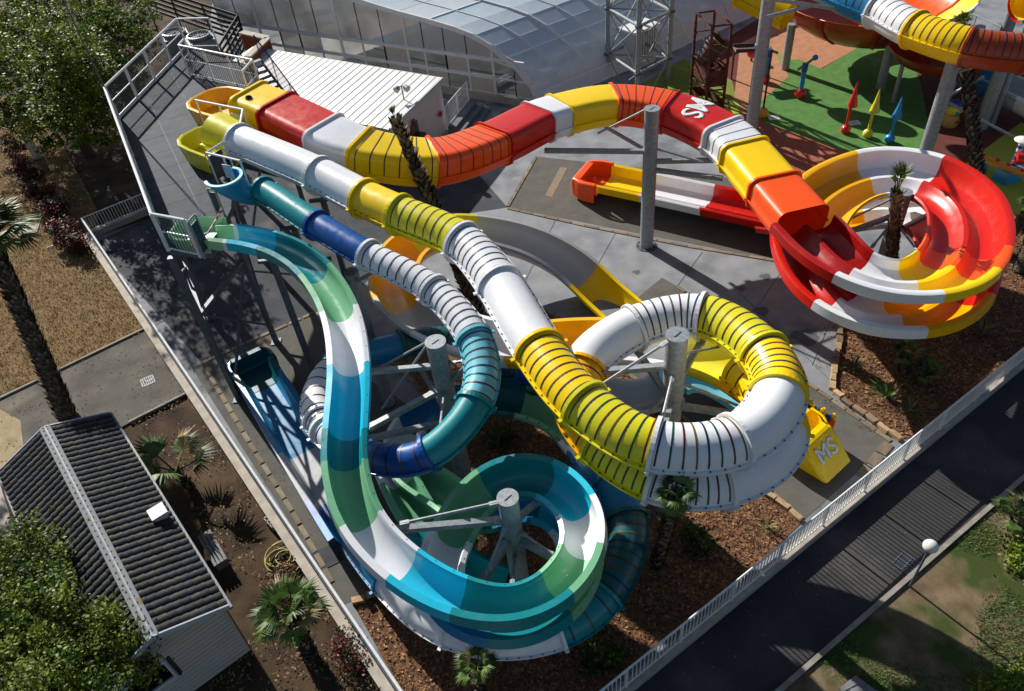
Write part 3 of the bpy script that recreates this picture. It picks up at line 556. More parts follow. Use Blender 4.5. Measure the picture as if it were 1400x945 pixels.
for (x, y, sx) in ((1046, 378, .22), (1012, 394, .2), (1040, 425, .3), (700, 420, .3), (1100, 460, .5), (870, 372, .16)):
    q = W(x, y, .0095); m = MB(); n = 14; m.add([(q.x + sx * (1 + .3 * math.sin(k * 2.1)) * math.cos(2 * PI * k / n), q.y + sx * (1 + .3 * math.sin(k * 1.3)) * math.sin(2 * PI * k / n), q.z) for k in range(n)], [tuple(range(n))]); struct(m.obj('damp_patch', mat('damp_patch', '#55585d', .7)))
# bed edging stones
est = [mat('edge_stone_' + str(i), c, .9, var=.35, scale=5, bump=.5) for i, c in enumerate(('#9b8468', '#b89d78', '#7f6c58', '#c9a680'))]
def edging(pts):
    root = struct(MB().add([W(*pts[0]), W(*pts[0]) + Vector((.01, 0, 0)), W(*pts[0]) + Vector((0, .01, 0))], [(0, 1, 2)]).obj('bed_edging', est[0]))
    for a, b in zip(pts[:-1], pts[1:]):
        A, B = W(*a), W(*b); d = B - A; n = max(1, int(d.length / .42))
        for k in range(n):
            q = A + d * ((k + .5) / n); s = d.length / n; m = MB(); m.box((0, 0, 0), (s * U(.80, .96), .2, .2)); bm = m
            for i in range(len(m.v)): x, y, z = m.v[i]; m.v[i] = (x + U(-.02, .02), y + U(-.03, .03), z + U(-.02, .03))
            c = ob('stone', m.mesh('stone', est[int(rnd() * 4)]), root); c.location = (q.x + U(-.02, .02), q.y + U(-.02, .02), .06); c.rotation_euler.z = math.atan2(d.y, d.x) + U(-.08, .08)
edging([(1150, 442), (1137, 535), (1165, 558), (1232, 604)]); edging([(1043, 672), (1096, 713)]); edging([(748, 427), (800, 462), (850, 502)]); edging([(480, 825), (520, 812), (562, 800)])
sheet('fenced_end_slab', [(128, 333), (205, 298), (225, 345), (150, 365)], .014, asph_d)
# bark chips in the beds
def chips(name, poly, n, mats_, size, z=.03, label=''):
    P = [W(*q) for q in poly]; xs = [p.x for p in P]; ys = [p.y for p in P]; mb = MB(); c = 0; k = 0
    def inside(x, y):
        r = False; j = len(P) - 1
        for i in range(len(P)):
            if (P[i].y > y) != (P[j].y > y) and x < (P[j].x - P[i].x) * (y - P[i].y) / (P[j].y - P[i].y) + P[i].x: r = not r
            j = i
        return r
    while c < n and k < n * 6:
        k += 1; x, y = U(min(xs), max(xs)), U(min(ys), max(ys))
        if not inside(x, y): continue
        c += 1; a = U(0, PI); s = size * U(.5, 1.3); tl = U(-.5, .5); dx, dy = math.cos(a) * s, math.sin(a) * s; ex, ey = -math.sin(a) * s * .45, math.cos(a) * s * .45
        z0 = z + U(0, .03); mb.k = int(rnd() * len(mats_)); mb.add([(x - dx, y - dy, z0 - tl * s * .4), (x + ex, y + ey, z0 + .01), (x + dx, y + dy, z0 + tl * s * .4), (x - ex, y - ey, z0)], [(0, 1, 2, 3)])
    o = stuff(mb.obj(name, mats_)); tag(o, label, 'bark chips'); return o
chm = [mat('chip_' + str(i), c, .9, var=.2) for i, c in enumerate(('#8c6443', '#5f4029', '#b3895f', '#74492f', '#44301f'))]
chips('bark_chips', [(745, 430), (845, 503), (1090, 712), (1060, 745), (830, 925), (700, 1000), (560, 960), (484, 826), (567, 800), (667, 695), (570, 530)], 22000, chm, .06, .03, 'loose brown bark chips covering the bed under the slides')
chips('bark_chips', [(1154, 445), (1141, 533), (1235, 600), (1420, 460), (1480, 400), (1330, 260), (1300, 330)], 9000, chm, .07, .03, 'loose brown bark chips covering the bed under the red and yellow spiral')
# ================================================================== FENCES
def PJ(p):
    v = Vector(p) - Vector((0, 0, CAMH)); q = Vector((_x.x * v.x + _y.x * v.y + _up.x * v.z, _x.y * v.x + _y.y * v.y + _up.y * v.z, _x.z * v.x + _y.z * v.y + _up.z * v.z)) if False else Vector((Vector((RW(Vector((1, 0, 0))))).dot(v), Vector((RW(Vector((0, 1, 0))))).dot(v), Vector((RW(Vector((0, 0, 1))))).dot(v)))
    return q.x / q.z * F_PX + CX, q.y / q.z * F_PX + CY
def zat(base, py):
    """height above the base point whose picture row is py"""
    lo, hi = 0.0, 21.0
    for _ in range(40):
        m = (lo + hi) / 2
        if PJ((base.x, base.y, m)) [1] > py: lo = m
        else: hi = m
    return lo
def shared(mb, name, m): return mb.mesh(name, m)
def railing(root, pts, h, m, gap=.12, post_gap=2.0, rb=.011, rt=.028, low=.10, bars=True, bm_=None, rp=.028, midrail=False, nobars=False):
    """pts: world points of the foot line (with z)"""
    cache = {}
    for a, b in zip(pts[:-1], pts[1:]):
        d = b - a; L_ = d.length; up = Vector((0, 0, 1))
        MB().tube(a + up * h, b + up * h, rt, 8).obj('handrail', m, root); 
        if low: MB().tube(a + up * low, b + up * low, rt * .7, 6).obj('bottom_rail', m, root)
        if midrail: MB().tube(a + up * h * .55, b + up * h * .55, rt * .6, 6).obj('mid_rail', m, root)
        n = max(1, round(L_ / post_gap))
        for k in range(n + 1):
            if 'p' not in cache: cache['p'] = MB().box((0, 0, h / 2), (rp * 2, rp * 2, h)).mesh('post', m)
            c = ob('post', cache['p'], root); c.location = a + d * (k / n) - root.location; c.rotation_euler.z = math.atan2(d.y, d.x)
        if bars:
            nb = int(L_ / gap)
            if 'b' not in cache: cache['b'] = MB().tube((0, 0, low), (0, 0, h - .01), rb, 5, cap=False).mesh('bar', bm_ or m)
            if nobars:
                mb = MB()
                for k in range(1, nb): q = a + d * (k / nb); mb.tube(q + up * low, q + up * (h - .01), rb, 5, cap=False)
                stuff(mb.obj('bar', m, root))
            else:
                for k in range(1, nb):
                    if abs((k / nb * n) - round(k / nb * n)) < .06: continue
                    c = ob('bar', cache['b'], root); c.location = a + d * (k / nb) - root.location
plaster = mat('wall_render', '#a7a59f', .9, var=.25, scale=1.5, bump=.25, bscale=25)
coping = mat('wall_coping', '#b9b0a2', .85, var=.25, scale=2.5, bump=.2)
UP = UP_
def lowwall(root, a, b, w_, h, name='base_wall'):
    MB().beam(a + UP * (h / 2), b + UP * (h / 2), w_, h).obj(name, plaster, root); MB().beam(a + UP * (h + .02), b + UP * (h + .02), w_ + .04, .04).obj('coping', coping, root)
fr_ = thing('fence', 'long white railing on a low wall between the bark beds and the dark road', 'fence', tuple(FR0)); 
Nin = Vector((-dr.y, dr.x, 0))
lowwall(fr_, FRs, FR1 + dr * 14, .26, .33)
railing(fr_, [FRs + UP * .37, FR1 + dr * 12 + UP * .37], 1.03, wsteel, .145, 2.1, .017, .035, .09, rp=.035)
fl = thing('fence', 'long railing on a pale low wall along the left side of the slide yard', 'fence', tuple(FL0))
Nl = Vector((dl.y, -dl.x, 0)); lowwall(fl, FL0 + Nl * .18 - dl * .1, FLe + Nl * .18, .34, .28)
railing(fl, [FL0 + UP * .32, FLe + UP * .32], .88, wsteel, .16, 2.1, .012, .05, .08, nobars=True)
fe0 = W(128, 333, .2); fe1 = W(216, 296, .2); fe0.z = fe1.z = 0
fe_ = thing('fence', 'short railing on a white wall closing the far left corner of the slide yard', 'fence', tuple(fe0))
a_ = FL0.copy(); b_ = a_ + (fe1 - fe0).normalized() * 4.6; lowwall(fe_, a_ + UP * 0, b_, .26, .30); railing(fe_, [a_ + UP * .34, b_ + UP * .34], .88, wsteel, .15, 2.3, .017, .03, .08)
# ================================================================== START DECK
ZD = 7.4
deckm = mat('deck_plate', '#3d4652', .75, .0, col2='#2c343e', scale=1.8, spec=.2, bump=.25, bscale=60)
dk = thing('start_platform', 'high grey steel platform with railings from which all the slides start', 'platform', tuple(W(231, 343, ZD) * Vector((1, 1, 0)) if False else (W(231, 343, ZD).x, W(231, 343, ZD).y, 0)))
D = lambda x, y, z=ZD: W(x, y, z)
dpoly = [(163, 163), (256, 66), (352, 92), (352, 128), (330, 175), (318, 225), (316, 285), (288, 345), (231, 343)]
dp = [D(*q) for q in dpoly]
MB().prism([(q.x, q.y) for q in dp], ZD - .22, ZD - .03).obj('deck_frame', galv_d, dk)
# deck boards: individual plates clipped to the outline by rows across the long direction
ax = (D(231, 343) - D(163, 163)).normalized(); ay = Vector((-ax.y, ax.x, 0)); O_ = D(163, 163)
def inpoly(q):
    r = False; j = len(dp) - 1
    for i in range(len(dp)):
        if (dp[i].y > q.y) != (dp[j].y > q.y) and q.x < (dp[j].x - dp[i].x) * (q.y - dp[i].y) / (dp[j].y - dp[i].y) + dp[i].x: r = not r
        j = i
    return r
def clip(poly, p0, n):
    o = []
    for i in range(len(poly)):
        a, b = poly[i], poly[(i + 1) % len(poly)]; da, db = (a - p0).dot(n), (b - p0).dot(n)
        if da >= 0: o.append(a)
        if da * db < 0: o.append(a + (b - a) * (da / (da - db)))
    return o
for i in range(-7, 12):
    for j in range(-2, 6):
        c = O_ + ax * (i * 1.5) + ay * (j * 1.5)
        cell = [c, c + ax * 1.485, c + ax * 1.485 + ay * 1.485, c + ay * 1.485]; 
        # clip the concave outline piece by the cell
        pol = dp[:]
        for a, n_ in ((cell[0], ax), (cell[1], -ax), (cell[0], ay), (cell[2], -ay)):
            pol = clip(pol, a, n_)
            if len(pol) < 3: break
        if len(pol) >= 3: MB().prism([(q.x, q.y) for q in pol], ZD - .03, ZD).obj('deck_plate', deckm, dk)
railing(dk, [D(275, 352), D(231, 343), D(163, 163), D(256, 66)], 1.5, wsteel, .13, 2.2, .017, .055, .12, rp=.05, midrail=True, bm_=galv_d)
def dtop(x, y, h=1.5): q = W(x, y, ZD + h); q.z = ZD; return q
railing(dk, [D(256, 66), dtop(285, 25)], 1.5, wsteel, .13, 1.6, .012, .05, .1, bm_=galv_d)
railing(dk, [dtop(251, 54), dtop(244, 62), dtop(345, 82), dtop(331, 98)], 1.5, wsteel, .13, 1.7, .016, .05, .1, midrail=True, bm_=galv_d)
railing(dk, [dtop(267, 137, 1.4), dtop(332, 150, 1.4), dtop(328, 172, 1.4)], 1.4, wsteel, .3, 1.2, .02, .045, 0, bars=False)
railing(dk, [dtop(306, 194, 1.3), dtop(282, 209, 1.3), dtop(328, 220, 1.3)], 1.3, wsteel, .3, 1.0, .02, .045, 0, bars=False)
railing(dk, [dtop(283, 258, 1.1), dtop(293, 259, 1.1)], 1.1, galv, .3, .6, .02, .03, 0, bars=False); railing(dk, [dtop(257, 303), dtop(266, 293)], 1.5, galv, .12, .6, .01, .03, .1)
gd = mat('gate_panel', '#39444e', .5, .3)
for (x0, y0, x1, y1, h) in ((283, 258, 293, 259, 1.1), (257, 303, 266, 293, 1.5), (283, 209, 300, 198, 1.3)):
    a, b = dtop(x0, y0, h), dtop(x1, y1, h); mb = MB(); mb.beam(a + UP * h * .5, b + UP * h * .5, .02, h * .75); mb.obj('gate_panel', gd, dk)
# notice boards on the gates
for (x0, y0, x1, y1, c) in ((315, 152, 326, 154, '#dfe2dd'), (302, 222, 314, 224, '#bfe0ea')):
    a, b = dtop(x0, y0, 1.2), dtop(x1, y1, 1.2); nb = MB().beam(a + UP * .85, b + UP * .85, .02, .55).obj('notice_board', mat('notice' + c, c, .5), dk)
    for k in range(4): MB().beam(a.lerp(b, .15) + UP * (1.05 - k * .11) - ay * .0 + (a - b).normalized().cross(UP) * .014, a.lerp(b, .8) + UP * (1.05 - k * .11) + (a - b).normalized().cross(UP) * .014, .006, .03).obj('print_line', mat('print_dark', '#3b4a55', .6), nb)
# toe boards
for a, b in ((D(231, 343), D(163, 163)), (D(163, 163), D(256, 66))): MB().beam(a + UP * .06, b + UP * .06, .03, .14).obj('toe_board', wsteel, dk)
# legs and bracing
legs = [W(327, 546), W(378, 468), Vector((-16.0, 33.0, 0)), Vector((-13.6, 27.8, 0)), Vector((-12.4, 32.8, 0)), Vector((-14.4, 39.6, 0)), Vector((-10.2, 36.2, 0))]
for q in legs:
    lg = MB().box((q.x, q.y, (ZD - .2) / 2), (.2, .2, ZD - .2)).obj('leg', galv_d, dk); MB().box((q.x, q.y, .03), (.42, .42, .05)).obj('base_plate', galv_d, lg)
ls = legs
for i, j, z0, z1 in ((0, 1, .6, 4.4), (0, 1, 4.6, 1.0), (0, 3, .6, 6.4), (3, 2, .6, 6.4), (0, 3, 6.4, 3.0), (1, 4, .6, 6.4), (2, 5, .6, 6.5), (4, 6, .6, 6.5), (1, 3, 3.8, 6.8)):
    MB().beam(Vector((ls[i].x, ls[i].y, z0)), Vector((ls[j].x, ls[j].y, z1)), .09).obj('brace', galv_d, dk)
for i, j, z in ((0, 1, 4.5), (0, 3, 3.6), (1, 4, 3.6), (3, 2, 3.6), (0, 1, ZD - .35), (3, 1, ZD - .35), (4, 3, ZD - .35)):
    MB().beam(Vector((ls[i].x, ls[i].y, z)), Vector((ls[j].x, ls[j].y, z)), .16).obj('beam', galv_d, dk)
# extra slim posts under the starts of the slides
for (x, y, zt, who) in ((368, 345, 6.9, 'green chute'), (398, 300, 7.2, 'teal tube'), (438, 262, 7.3, 'white tube'), (430, 345, 6.8, 'bend of the green chute')):
    q = W(x, y, zt); t = thing('support_post', 'slim steel post carrying the start of the ' + who, 'post', (q.x, q.y, 0)); MB().box((0, 0, (zt - .3) / 2), (.2, .2, zt - .3)).obj('column', galv_d, t, world=False); MB().box((0, 0, .03), (.36, .36, .06)).obj('base_plate', galv_d, t, world=False)
    MB().beam((-.5, 0, zt - .35), (.5, 0, zt - .35), .12).obj('cross_arm', galv_d, t, world=False)
# stairs going down behind the red tube
st = thing('staircase', 'steel staircase with blue-grey handrail going down behind the start of the red tube', 'stairs', tuple(W(352, 92, ZD)))
s0 = W(342, 84, ZD); s0.z = ZD - .1; s1 = W(430, 165, ZD - 1.4); sdir = (s1 - s0); sdir.z = 0; sdir.normalize(); sl = sdir.cross(UP)
for k in range(22):
    MB().beam(s0 + sdir * (k * .28) - UP * (k * .19) - sl * .55, s0 + sdir * (k * .28) - UP * (k * .19) + sl * .55, .26, .04).obj('tread', galv_d, st)
bluer = mat('handrail_blue', '#2c3f63', .4, .4)
for sgn in (-1, 1):
    a = s0 + sl * .58 * sgn; b = a + sdir * 6.2 - UP * 4.2; MB().beam(a - UP * .15, b - UP * .15, .04, .22).obj('stringer', galv_d, st); MB().tube(a + UP * 1.2, b + UP * 1.2, .035, 8).obj('handrail', bluer, st)
    for k in range(0, 50): q = a.lerp(b, k / 50); MB().tube(q - UP * .1, q + UP * 1.2, .010 if k % 10 else .025, 5, cap=False).obj('bar' if k % 10 else 'post', bluer, st)
ms = thing('mast', 'thin dark mast standing at the outer corner of the start platform', 'pole', (W(163, 163, ZD).x, W(163, 163, ZD).y, 0)); zt = zat(W(163, 163, ZD), 13)
MB().tube((0, 0, 0), (0, 0, ZD + 6.1), .05, 10, .03).obj('shaft', galv_d, ms, True, False); MB().tube((0, 0, 0), (0, 0, .06), .15, 10).obj('foot', galv_d, ms, world=False)
# barrier tape on the green entry
tp = MB(); tps = [W(303, 284, 8.3), W(296, 300, 8.0), W(285, 318, 7.95), (W(272, 326, 8.0)), W(262, 337, 7.9)]
red_t = mat('tape_red', '#d8391e', .5); whi_t = mat('tape_white', '#e8e6e2', .5); rt_ = thing('barrier_tape', 'red and white striped tape tied across the green slide entry', 'tape', tuple(tps[0]))
for a, b in zip(tps[:-1], tps[1:]):
    for k in range(4):
        MB().beam(a.lerp(b, k / 4), a.lerp(b, (k + 1) / 4), .012, .08).obj('tape_stripe', red_t if k % 2 else whi_t, rt_)
# ================================================================== WHITE-ROOFED BUILDING
wr = mat('white_sheet_roof', '#e4e4e2', .5, .1, var=.12, scale=.8); wallw = mat('white_wall', '#c9c4c2', .85, var=.12, scale=1.2, bump=.1)
Z = 3.14; P1, P2, P3 = W(352, 66, Z), W(605, 108, Z), W(535, 176, Z); P4_ = P1 + P3 - P2
P1 -= (P2 - P1).normalized() * .5; P4_ = P1 + P3 - P2
wb = thing('flat_building', 'low building with white ribbed metal roof beside the glass pool hall', 'building', tuple(P2 * .5 + P4_ * .5 - UP * Z))
dwa = (P2 - P1).normalized(); dwb = (P3 - P2).normalized(); Lw = (P2 - P1).length
MB().prism([(q.x, q.y) for q in (P1 + dwb * .12, P2 - dwa * .12 + dwb * .12, P3 - dwa * .12 - dwb * .12, P4_ - dwb * .12)], 0, Z - .1).obj('wall', wallw, wb)
npn = 30
for k in range(npn):
    a = P1 + dwa * (Lw * k / npn); w_ = Lw / npn; LB = (P3 - P2).length; m = MB()
    prf = [(0, 0), (w_ * .84, 0), (w_ * .88, .025), (w_ * .95, .025), (w_ * .995, 0)]
    vs = [a + dwa * x + dwb * y + UP * (z - (0.0)) for y in (-.15, LB + .15) for x, z in prf]; m.add(vs, [(i, i + 1, i + 6, i + 5) for i in range(4)] + [(9, 8, 7, 6, 5)])
    m.obj('roof_panel', wr, wb)
MB().beam(P2 + UP * .03, P3 + UP * .03 + dwb * .15, .12, .14).obj('roof_trim', mat('roof_trim', '#b9c1ca', .5, .3), wb); MB().beam(P4_ - UP * .12 + dwb * .05, P3 - UP * .12 + dwb * .05, .1, .16).obj('gutter', wallw, wb)
nout = Vector((dwa.x, dwa.y, 0)); wd = mat('dark_wood', '#6f4733', .8, var=.4, scale=8); bk = mat('black_case', '#11161b', .35)
bse = P2 + dwb * 4.4; bse.z = 0
sg = thing('jagged_sign', 'jagged brown wooden board on the end wall of the white building', 'sign', tuple(bse))
for k in range(7): h_ = (1.1, 1.6, 1.9, 1.7, 2.1, 2.4, 2.2)[k]; MB().box(bse + dwb * (.7 - k * .24) + nout * .02 + UP * (h_ / 2 + .15), (.06, .23, h_), math.atan2(dwb.y, dwb.x) - PI / 2).obj('plank', wd, sg)
tv = thing('screen', 'black boxed outdoor screen hanging on the end wall of the white building', 'screen', tuple(bse + UP * 1.2)); q = bse + dwb * .05 + nout * .35 + UP * 1.35
MB().box(q, (.5, 1.5, .85), math.atan2(dwb.y, dwb.x) - PI / 2).obj('case', bk, tv); MB().box(q + nout * .26, (.02, 1.36, .72), math.atan2(dwb.y, dwb.x) - PI / 2).obj('panel', mat('screen_glass', '#1d2a36', .15), tv)
rc = MB().tube(P2 + dwb * .9 - UP * 1.75, P2 + dwb * .9 - UP * 1.75 + nout * .06, .17, 16).obj('red_disc', mat('disc_red', '#b5161c', .5)); tag(rc, 'round red disc on the corner wall of the white building', 'disc')
fp = W(563, 192, 0.6); zt = 3.9
lp = thing('floodlight_pole', 'slim pole with two round floodlights in front of the white building', 'light', (fp.x, fp.y, 0)); MB().tube((0, 0, 0), (0, 0, zt), .035, 8).obj('pole', galv_d, lp, world=False)
for s in (-1, 1): MB().tube((.18 * s, 0, zt - .05), (.34 * s, -.18, zt - .12), .15, 14, .19).obj('floodlight', galv, lp, world=False)
MB().beam((-.2, 0, zt), (.2, 0, zt), .04).obj('bracket', galv_d, lp, world=False)
# steps by the hall
sp = thing('steps', 'grey concrete steps between the white building and the glass hall', 'steps', tuple(W(628, 178, 0))); a0 = W(616, 185, 0); b0 = W(636, 160, 0)
stepd = (b0 - a0).normalized(); sn = Vector((stepd.y, -stepd.x, 0))
for k in range(3): MB().beam(a0 + sn * (.15 + .45 * k) + UP * (.55 - .18 * k) / 2, a0 + stepd * 3.4 + sn * (.15 + .45 * k) + UP * (.55 - .18 * k) / 2, .5, .55 - .18 * k).obj('step', mat('step_stone', '#6d7279', .8, var=.25, bump=.2), sp)
rl = thing('railing', 'white railing beside the steps at the corner of the white building', 'railing', tuple(a0)); railing(rl, [a0 + UP * .5 - sn * .1, a0 + stepd * 3.4 + UP * .5 - sn * .1], 1.3, wsteel, .17, 1.7, .014, .035, .1)
# ================================================================== GLASS POOL HALL
alu = mat('white_aluminium', '#dcdfe1', .5, .0, var=.08)
def glassy(name, col, tr, rough=.15, gl=.35):
    m = bpy.data.materials.new(name); m.use_nodes = True; n = m.node_tree; N = n.nodes; L = n.links; p = N['Principled BSDF']; out = N['Material Output']
    p.inputs['Base Color'].default_value = lin(col); p.inputs['Roughness'].default_value = rough; p.inputs['Coat Weight'].default_value = gl
    tb = N.new('ShaderNodeBsdfTransparent'); tb.inputs[0].default_value = (.85, .9, .92, 1); mx = N.new('ShaderNodeMixShader')
    tc = N.new('ShaderNodeTexCoord'); nz = N.new('ShaderNodeTexNoise'); nz.inputs['Scale'].default_value = .5; nz.inputs['Detail'].default_value = 5; L.new(tc.outputs['Object'], nz.inputs[0])
    mr = N.new('ShaderNodeMapRange'); mr.inputs[1].default_value = .3; mr.inputs[2].default_value = .7; mr.inputs[3].default_value = max(0, tr - .15); mr.inputs[4].default_value = min(1, tr + .15); L.new(nz.outputs[0], mr.inputs[0]); L.new(mr.outputs[0], mx.inputs[0])
    L.new(p.outputs[0], mx.inputs[1]); L.new(tb.outputs[0], mx.inputs[2]); L.new(mx.outputs[0], out.inputs[0]); return m
poly_g = glassy('polycarbonate', '#cbd8e2', .22, .4, .12); frost = glassy('frosted_pane', '#b5b0a8', .18, .5); clear = glassy('clear_pane', '#5b6670', .72, .08)
K = W(738, 148, 0); ea = math.radians(147); ed = Vector((math.cos(ea), math.sin(ea), 0)); ba = math.radians(31.8); bd = Vector((math.cos(ba), math.sin(ba), 0))
AR = [(0, .1), (.20, .75), (.55, 1.49), (1.2, 2.2), (2.2, 2.88), (3.1, 3.48), (4.3, 4.02), (5.6, 4.32), (7.6, 4.62), (9.9, 4.9), (12.7, 5.35), (15.6, 5.65), (18.6, 5.75), (21.6, 5.6), (24.4, 5.1), (26.6, 4.2)]
gh = thing('glass_pool_hall', 'large arched greenhouse-like pool hall with bluish translucent panes and white ribs', 'pool hall', tuple(K))
NR = 22; RS = 2.13
def arp(i, r): return K + ed * AR[i][0] + UP * AR[i][1] + bd * (r * RS)
for r in range(NR + 1):
    thick = .10 if r % 2 == 0 else .045
    mb = MB()
    for i in range(len(AR) - 1): mb.beam(arp(i, r), arp(i + 1, r), thick * 1.4, thick * 2 if r else .30)
    mb.obj('rib', alu, gh)
pc = {}
for r in range(NR):
    for i in range(len(AR) - 1):
        a = arp(i, 0); vs = [arp(i, 0) - a, arp(i + 1, 0) - a, arp(i + 1, 1) - a, arp(i, 1) - a]
        if i not in pc: pc[i] = MB().add(vs, [(0, 1, 2, 3)]).mesh('roof_pane', poly_g)
        c = ob('roof_pane', pc[i], gh); c.location = arp(i, r) - gh.location
for i in (0, 4, 8, 11): MB().beam(arp(i, 0), arp(i, NR), .09, .09).obj('purlin', alu, gh)
for i in (2, 5, 6, 9, 10, 12): MB().beam(arp(i, 0), arp(i, NR), .014, .02).obj('purlin', alu, gh)
lowwall(gh, K - bd * 0 + ed * .1, K + ed * 30, .35, .45)
def hz(d):
    for (a, za), (b, zb) in zip(AR[:-1], AR[1:]):
        if a <= d <= b: return za + (zb - za) * (d - a) / (b - a)
    return 4.2
def wpt(d, z): return K + ed * d + UP * z
def vpane(d0, d1, z0, z1, m, fw=.05):
    z1a, z1b = (min(z1, hz(d0) - .12), min(z1, hz(d1) - .12)); 
    if z1a < z0 + .05 and z1b < z0 + .05: return
    z1a = max(z1a, z0 + .01); z1b = max(z1b, z0 + .01)
    f = MB()
    for a, b in ((wpt(d0, z0), wpt(d1, z0)), (wpt(d0, z1a), wpt(d1, z1b)), (wpt(d0, z0), wpt(d0, z1a)), (wpt(d1, z0), wpt(d1, z1b))): f.beam(a, b, fw, fw)
    fo = f.obj('window', alu, gh); MB().add([wpt(d0, z0), wpt(d1, z0), wpt(d1, z1b), wpt(d0, z1a)], [(0, 1, 2, 3)]).obj('pane', m, fo)
ZS = 2.72
edges = [.35, 1.6, 3.1, 4.9, 6.5, 8.1, 9.45, 11.3, 13.1, 14.94, 16.8, 18.6, 20.4, 22.3, 24.2, 26.2]
for a, b in zip(edges[:-1], edges[1:]):
    vpane(a, b, ZS + .08, 9, frost)
    if a < 1.5 or b < 3.2: vpane(a, b, .5, ZS - .08, frost if a < 1 else clear)
    else: vpane(a, b, .5, 1.45, clear if (int(a) % 3) else frost); vpane(a, b, 1.6, ZS - .1, (frost, clear, clear)[int(a * 1.3) % 3], .09)
MB().beam(wpt(.9, ZS), wpt(26.4, ZS), .13, .13).obj('transom', alu, gh); MB().beam(wpt(.3, 1.52), wpt(26.4, 1.52), .09, .09).obj('transom', alu, gh)
for d in (3.1, 9.45, 14.94, 22.3): MB().beam(wpt(d, .4), wpt(d, hz(d)), .2, .16).obj('column', alu, gh)
for d in (4.9, 8.1, 13.1, 16.8): MB().beam(wpt(d, .4), wpt(d, ZS), .14, .12).obj('column', alu, gh)
struct(MB().prism([(q.x, q.y) for q in (K + ed * .5 + bd * .3, K + ed * 26 + bd * .3, K + ed * 26 + bd * 46, K + ed * .5 + bd * 46)], .0, .03).obj('pool_hall_floor', mat('pool_floor', '#8b857b', .6, var=.3, scale=.6)))
wat = MB().prism([(q.x, q.y) for q in (K + ed * 7 + bd * 6, K + ed * 20 + bd * 6, K + ed * 20 + bd * 34, K + ed * 7 + bd * 34)], .03, .06).obj('pool_water', mat('pool_blue', '#2f6f8c', .1)); struct(wat)
for k in range(9):
    q = K + ed * U(2.0, 5.6) + bd * (2.6 + k * 2.4) ; t = thing('lounger', 'white lounger inside the glass hall, ' + ('nearest to its front corner', 'second from its front corner', 'third from its front corner', 'fourth from its front corner', 'fifth from its front corner', 'sixth from its front corner', 'seventh from its front corner', 'eighth from its front corner', 'farthest from its front corner')[k], 'lounger', tuple(q), 'loungers inside the glass hall', rz=U(-.3, .3) + ba)
    MB().box((0, 0, .32), (1.3, .6, .06)).obj('seat', wsteel, t, world=False); MB().box((-.85, 0, .5), (.6, .6, .06), M=Matrix.Rotation(.7, 3, 'Y')).obj('backrest', wsteel, t, world=False)
    for a in (-.5, .5):
        for b in (-.25, .25): MB().box((a, b, .15), (.05, .05, .3)).obj('leg', wsteel, t, world=False)
# railing along the hall
hr = thing('railing', 'white railing along the foot of the glass hall behind the lattice tower', 'railing', tuple(K - UP * 0)); n_h = Vector((bd.y, -bd.x, 0)); railing(hr, [W(735, 150, 0), W(935, 65, 0)], 1.05, wsteel, .15, 2.2, .014, .03, .1)
# ================================================================== BACK LEFT: SCREEN, FANS, BRICK CORNER
blk = mat('charcoal_timber', '#2c2b2b', .7, var=.4, scale=7); brick = mat('brick', '#a2512f', .9, var=.4, scale=9, bump=.3)
sc = thing('slatted_screen', 'dark slatted timber screen behind the top of the start platform', 'screen', tuple(W(325, 30, 3.5) - UP * 3.5))
SA, SB, SD_ = W(190, -22, 3.8), W(325, 22, 3.8), W(300, 62, 3.8)
for a, b, n in ((SA, SB, 6), (SB, SD_, 6)):
    for k in range(n): MB().beam(a - UP * (k * .38), b - UP * (k * .38), .05, .2).obj('slat', blk, sc)
    for f in (0, .33, .66, 1): q = a.lerp(b, f); MB().box((q.x, q.y, 1.95), (.1, .1, 3.9)).obj('post', blk, sc)
for (x, y, lab) in ((272, 50, 'grey fan unit with round grille beyond the platform, nearer the brick corner'), (238, 46, 'grey fan unit with round grille beyond the platform, nearer the trees')):
    q = W(x, y, 2.6); t = thing('fan_unit', lab, 'fan unit', (q.x, q.y, 0)); MB().box((0, 0, 1.25), (1.9, 1.9, 2.5), .4).obj('case', mat('duct_grey', '#7b7f83', .5, .3), t, world=False)
    MB().lathe([(.8, 2.5), (.85, 2.75), (.72, 2.78), (.68, 2.55)], (0, 0, 0), 24).obj('cowl', galv, t, True, False)
    for k in range(5): MB().tube((.7 * math.cos(k * PI / 5), .7 * math.sin(k * PI / 5), 2.74), (-.7 * math.cos(k * PI / 5), -.7 * math.sin(k * PI / 5), 2.74), .015, 5).obj('guard_bar', galv, t, world=False)
    for k in range(4): MB().box((0, 0, 2.6), (1.2, .16, .03), k * PI / 4).obj('blade', galv_d, t, world=False)
bc = thing('brick_corner', 'brick wall corner with pale coping at the end of the white roof', 'wall', tuple(W(352, 72, 0))); 
q0, q1, q2 = W(366, 52, 3.6), W(338, 78, 3.6), W(330, 44, 3.6)
for a, b in ((q0, q1), (q0, q2)):
    MB().beam(Vector((a.x, a.y, 1.75)), Vector((b.x, b.y, 1.75)), .28, 3.5).obj('wall', mat('mortar', '#9a8d80', .9), bc); MB().beam(a, b, .5, .1).obj('coping', coping, bc)
    d = (b - a); L_ = d.length; d.normalize(); me = MB().box((0, 0, 0), (.215, .31, .065)).mesh('brick', brick)
    for r in range(18):
        for c in range(int(L_ / .23)):
            if r * c > 160: break
            x = ob('brick', me, bc); p = a + d * (.12 + .23 * c + (.11 if r % 2 else 0)); x.location = Vector((p.x, p.y, 3.48 - r * .078)) - bc.location; x.rotation_euler.z = math.atan2(d.y, d.x)
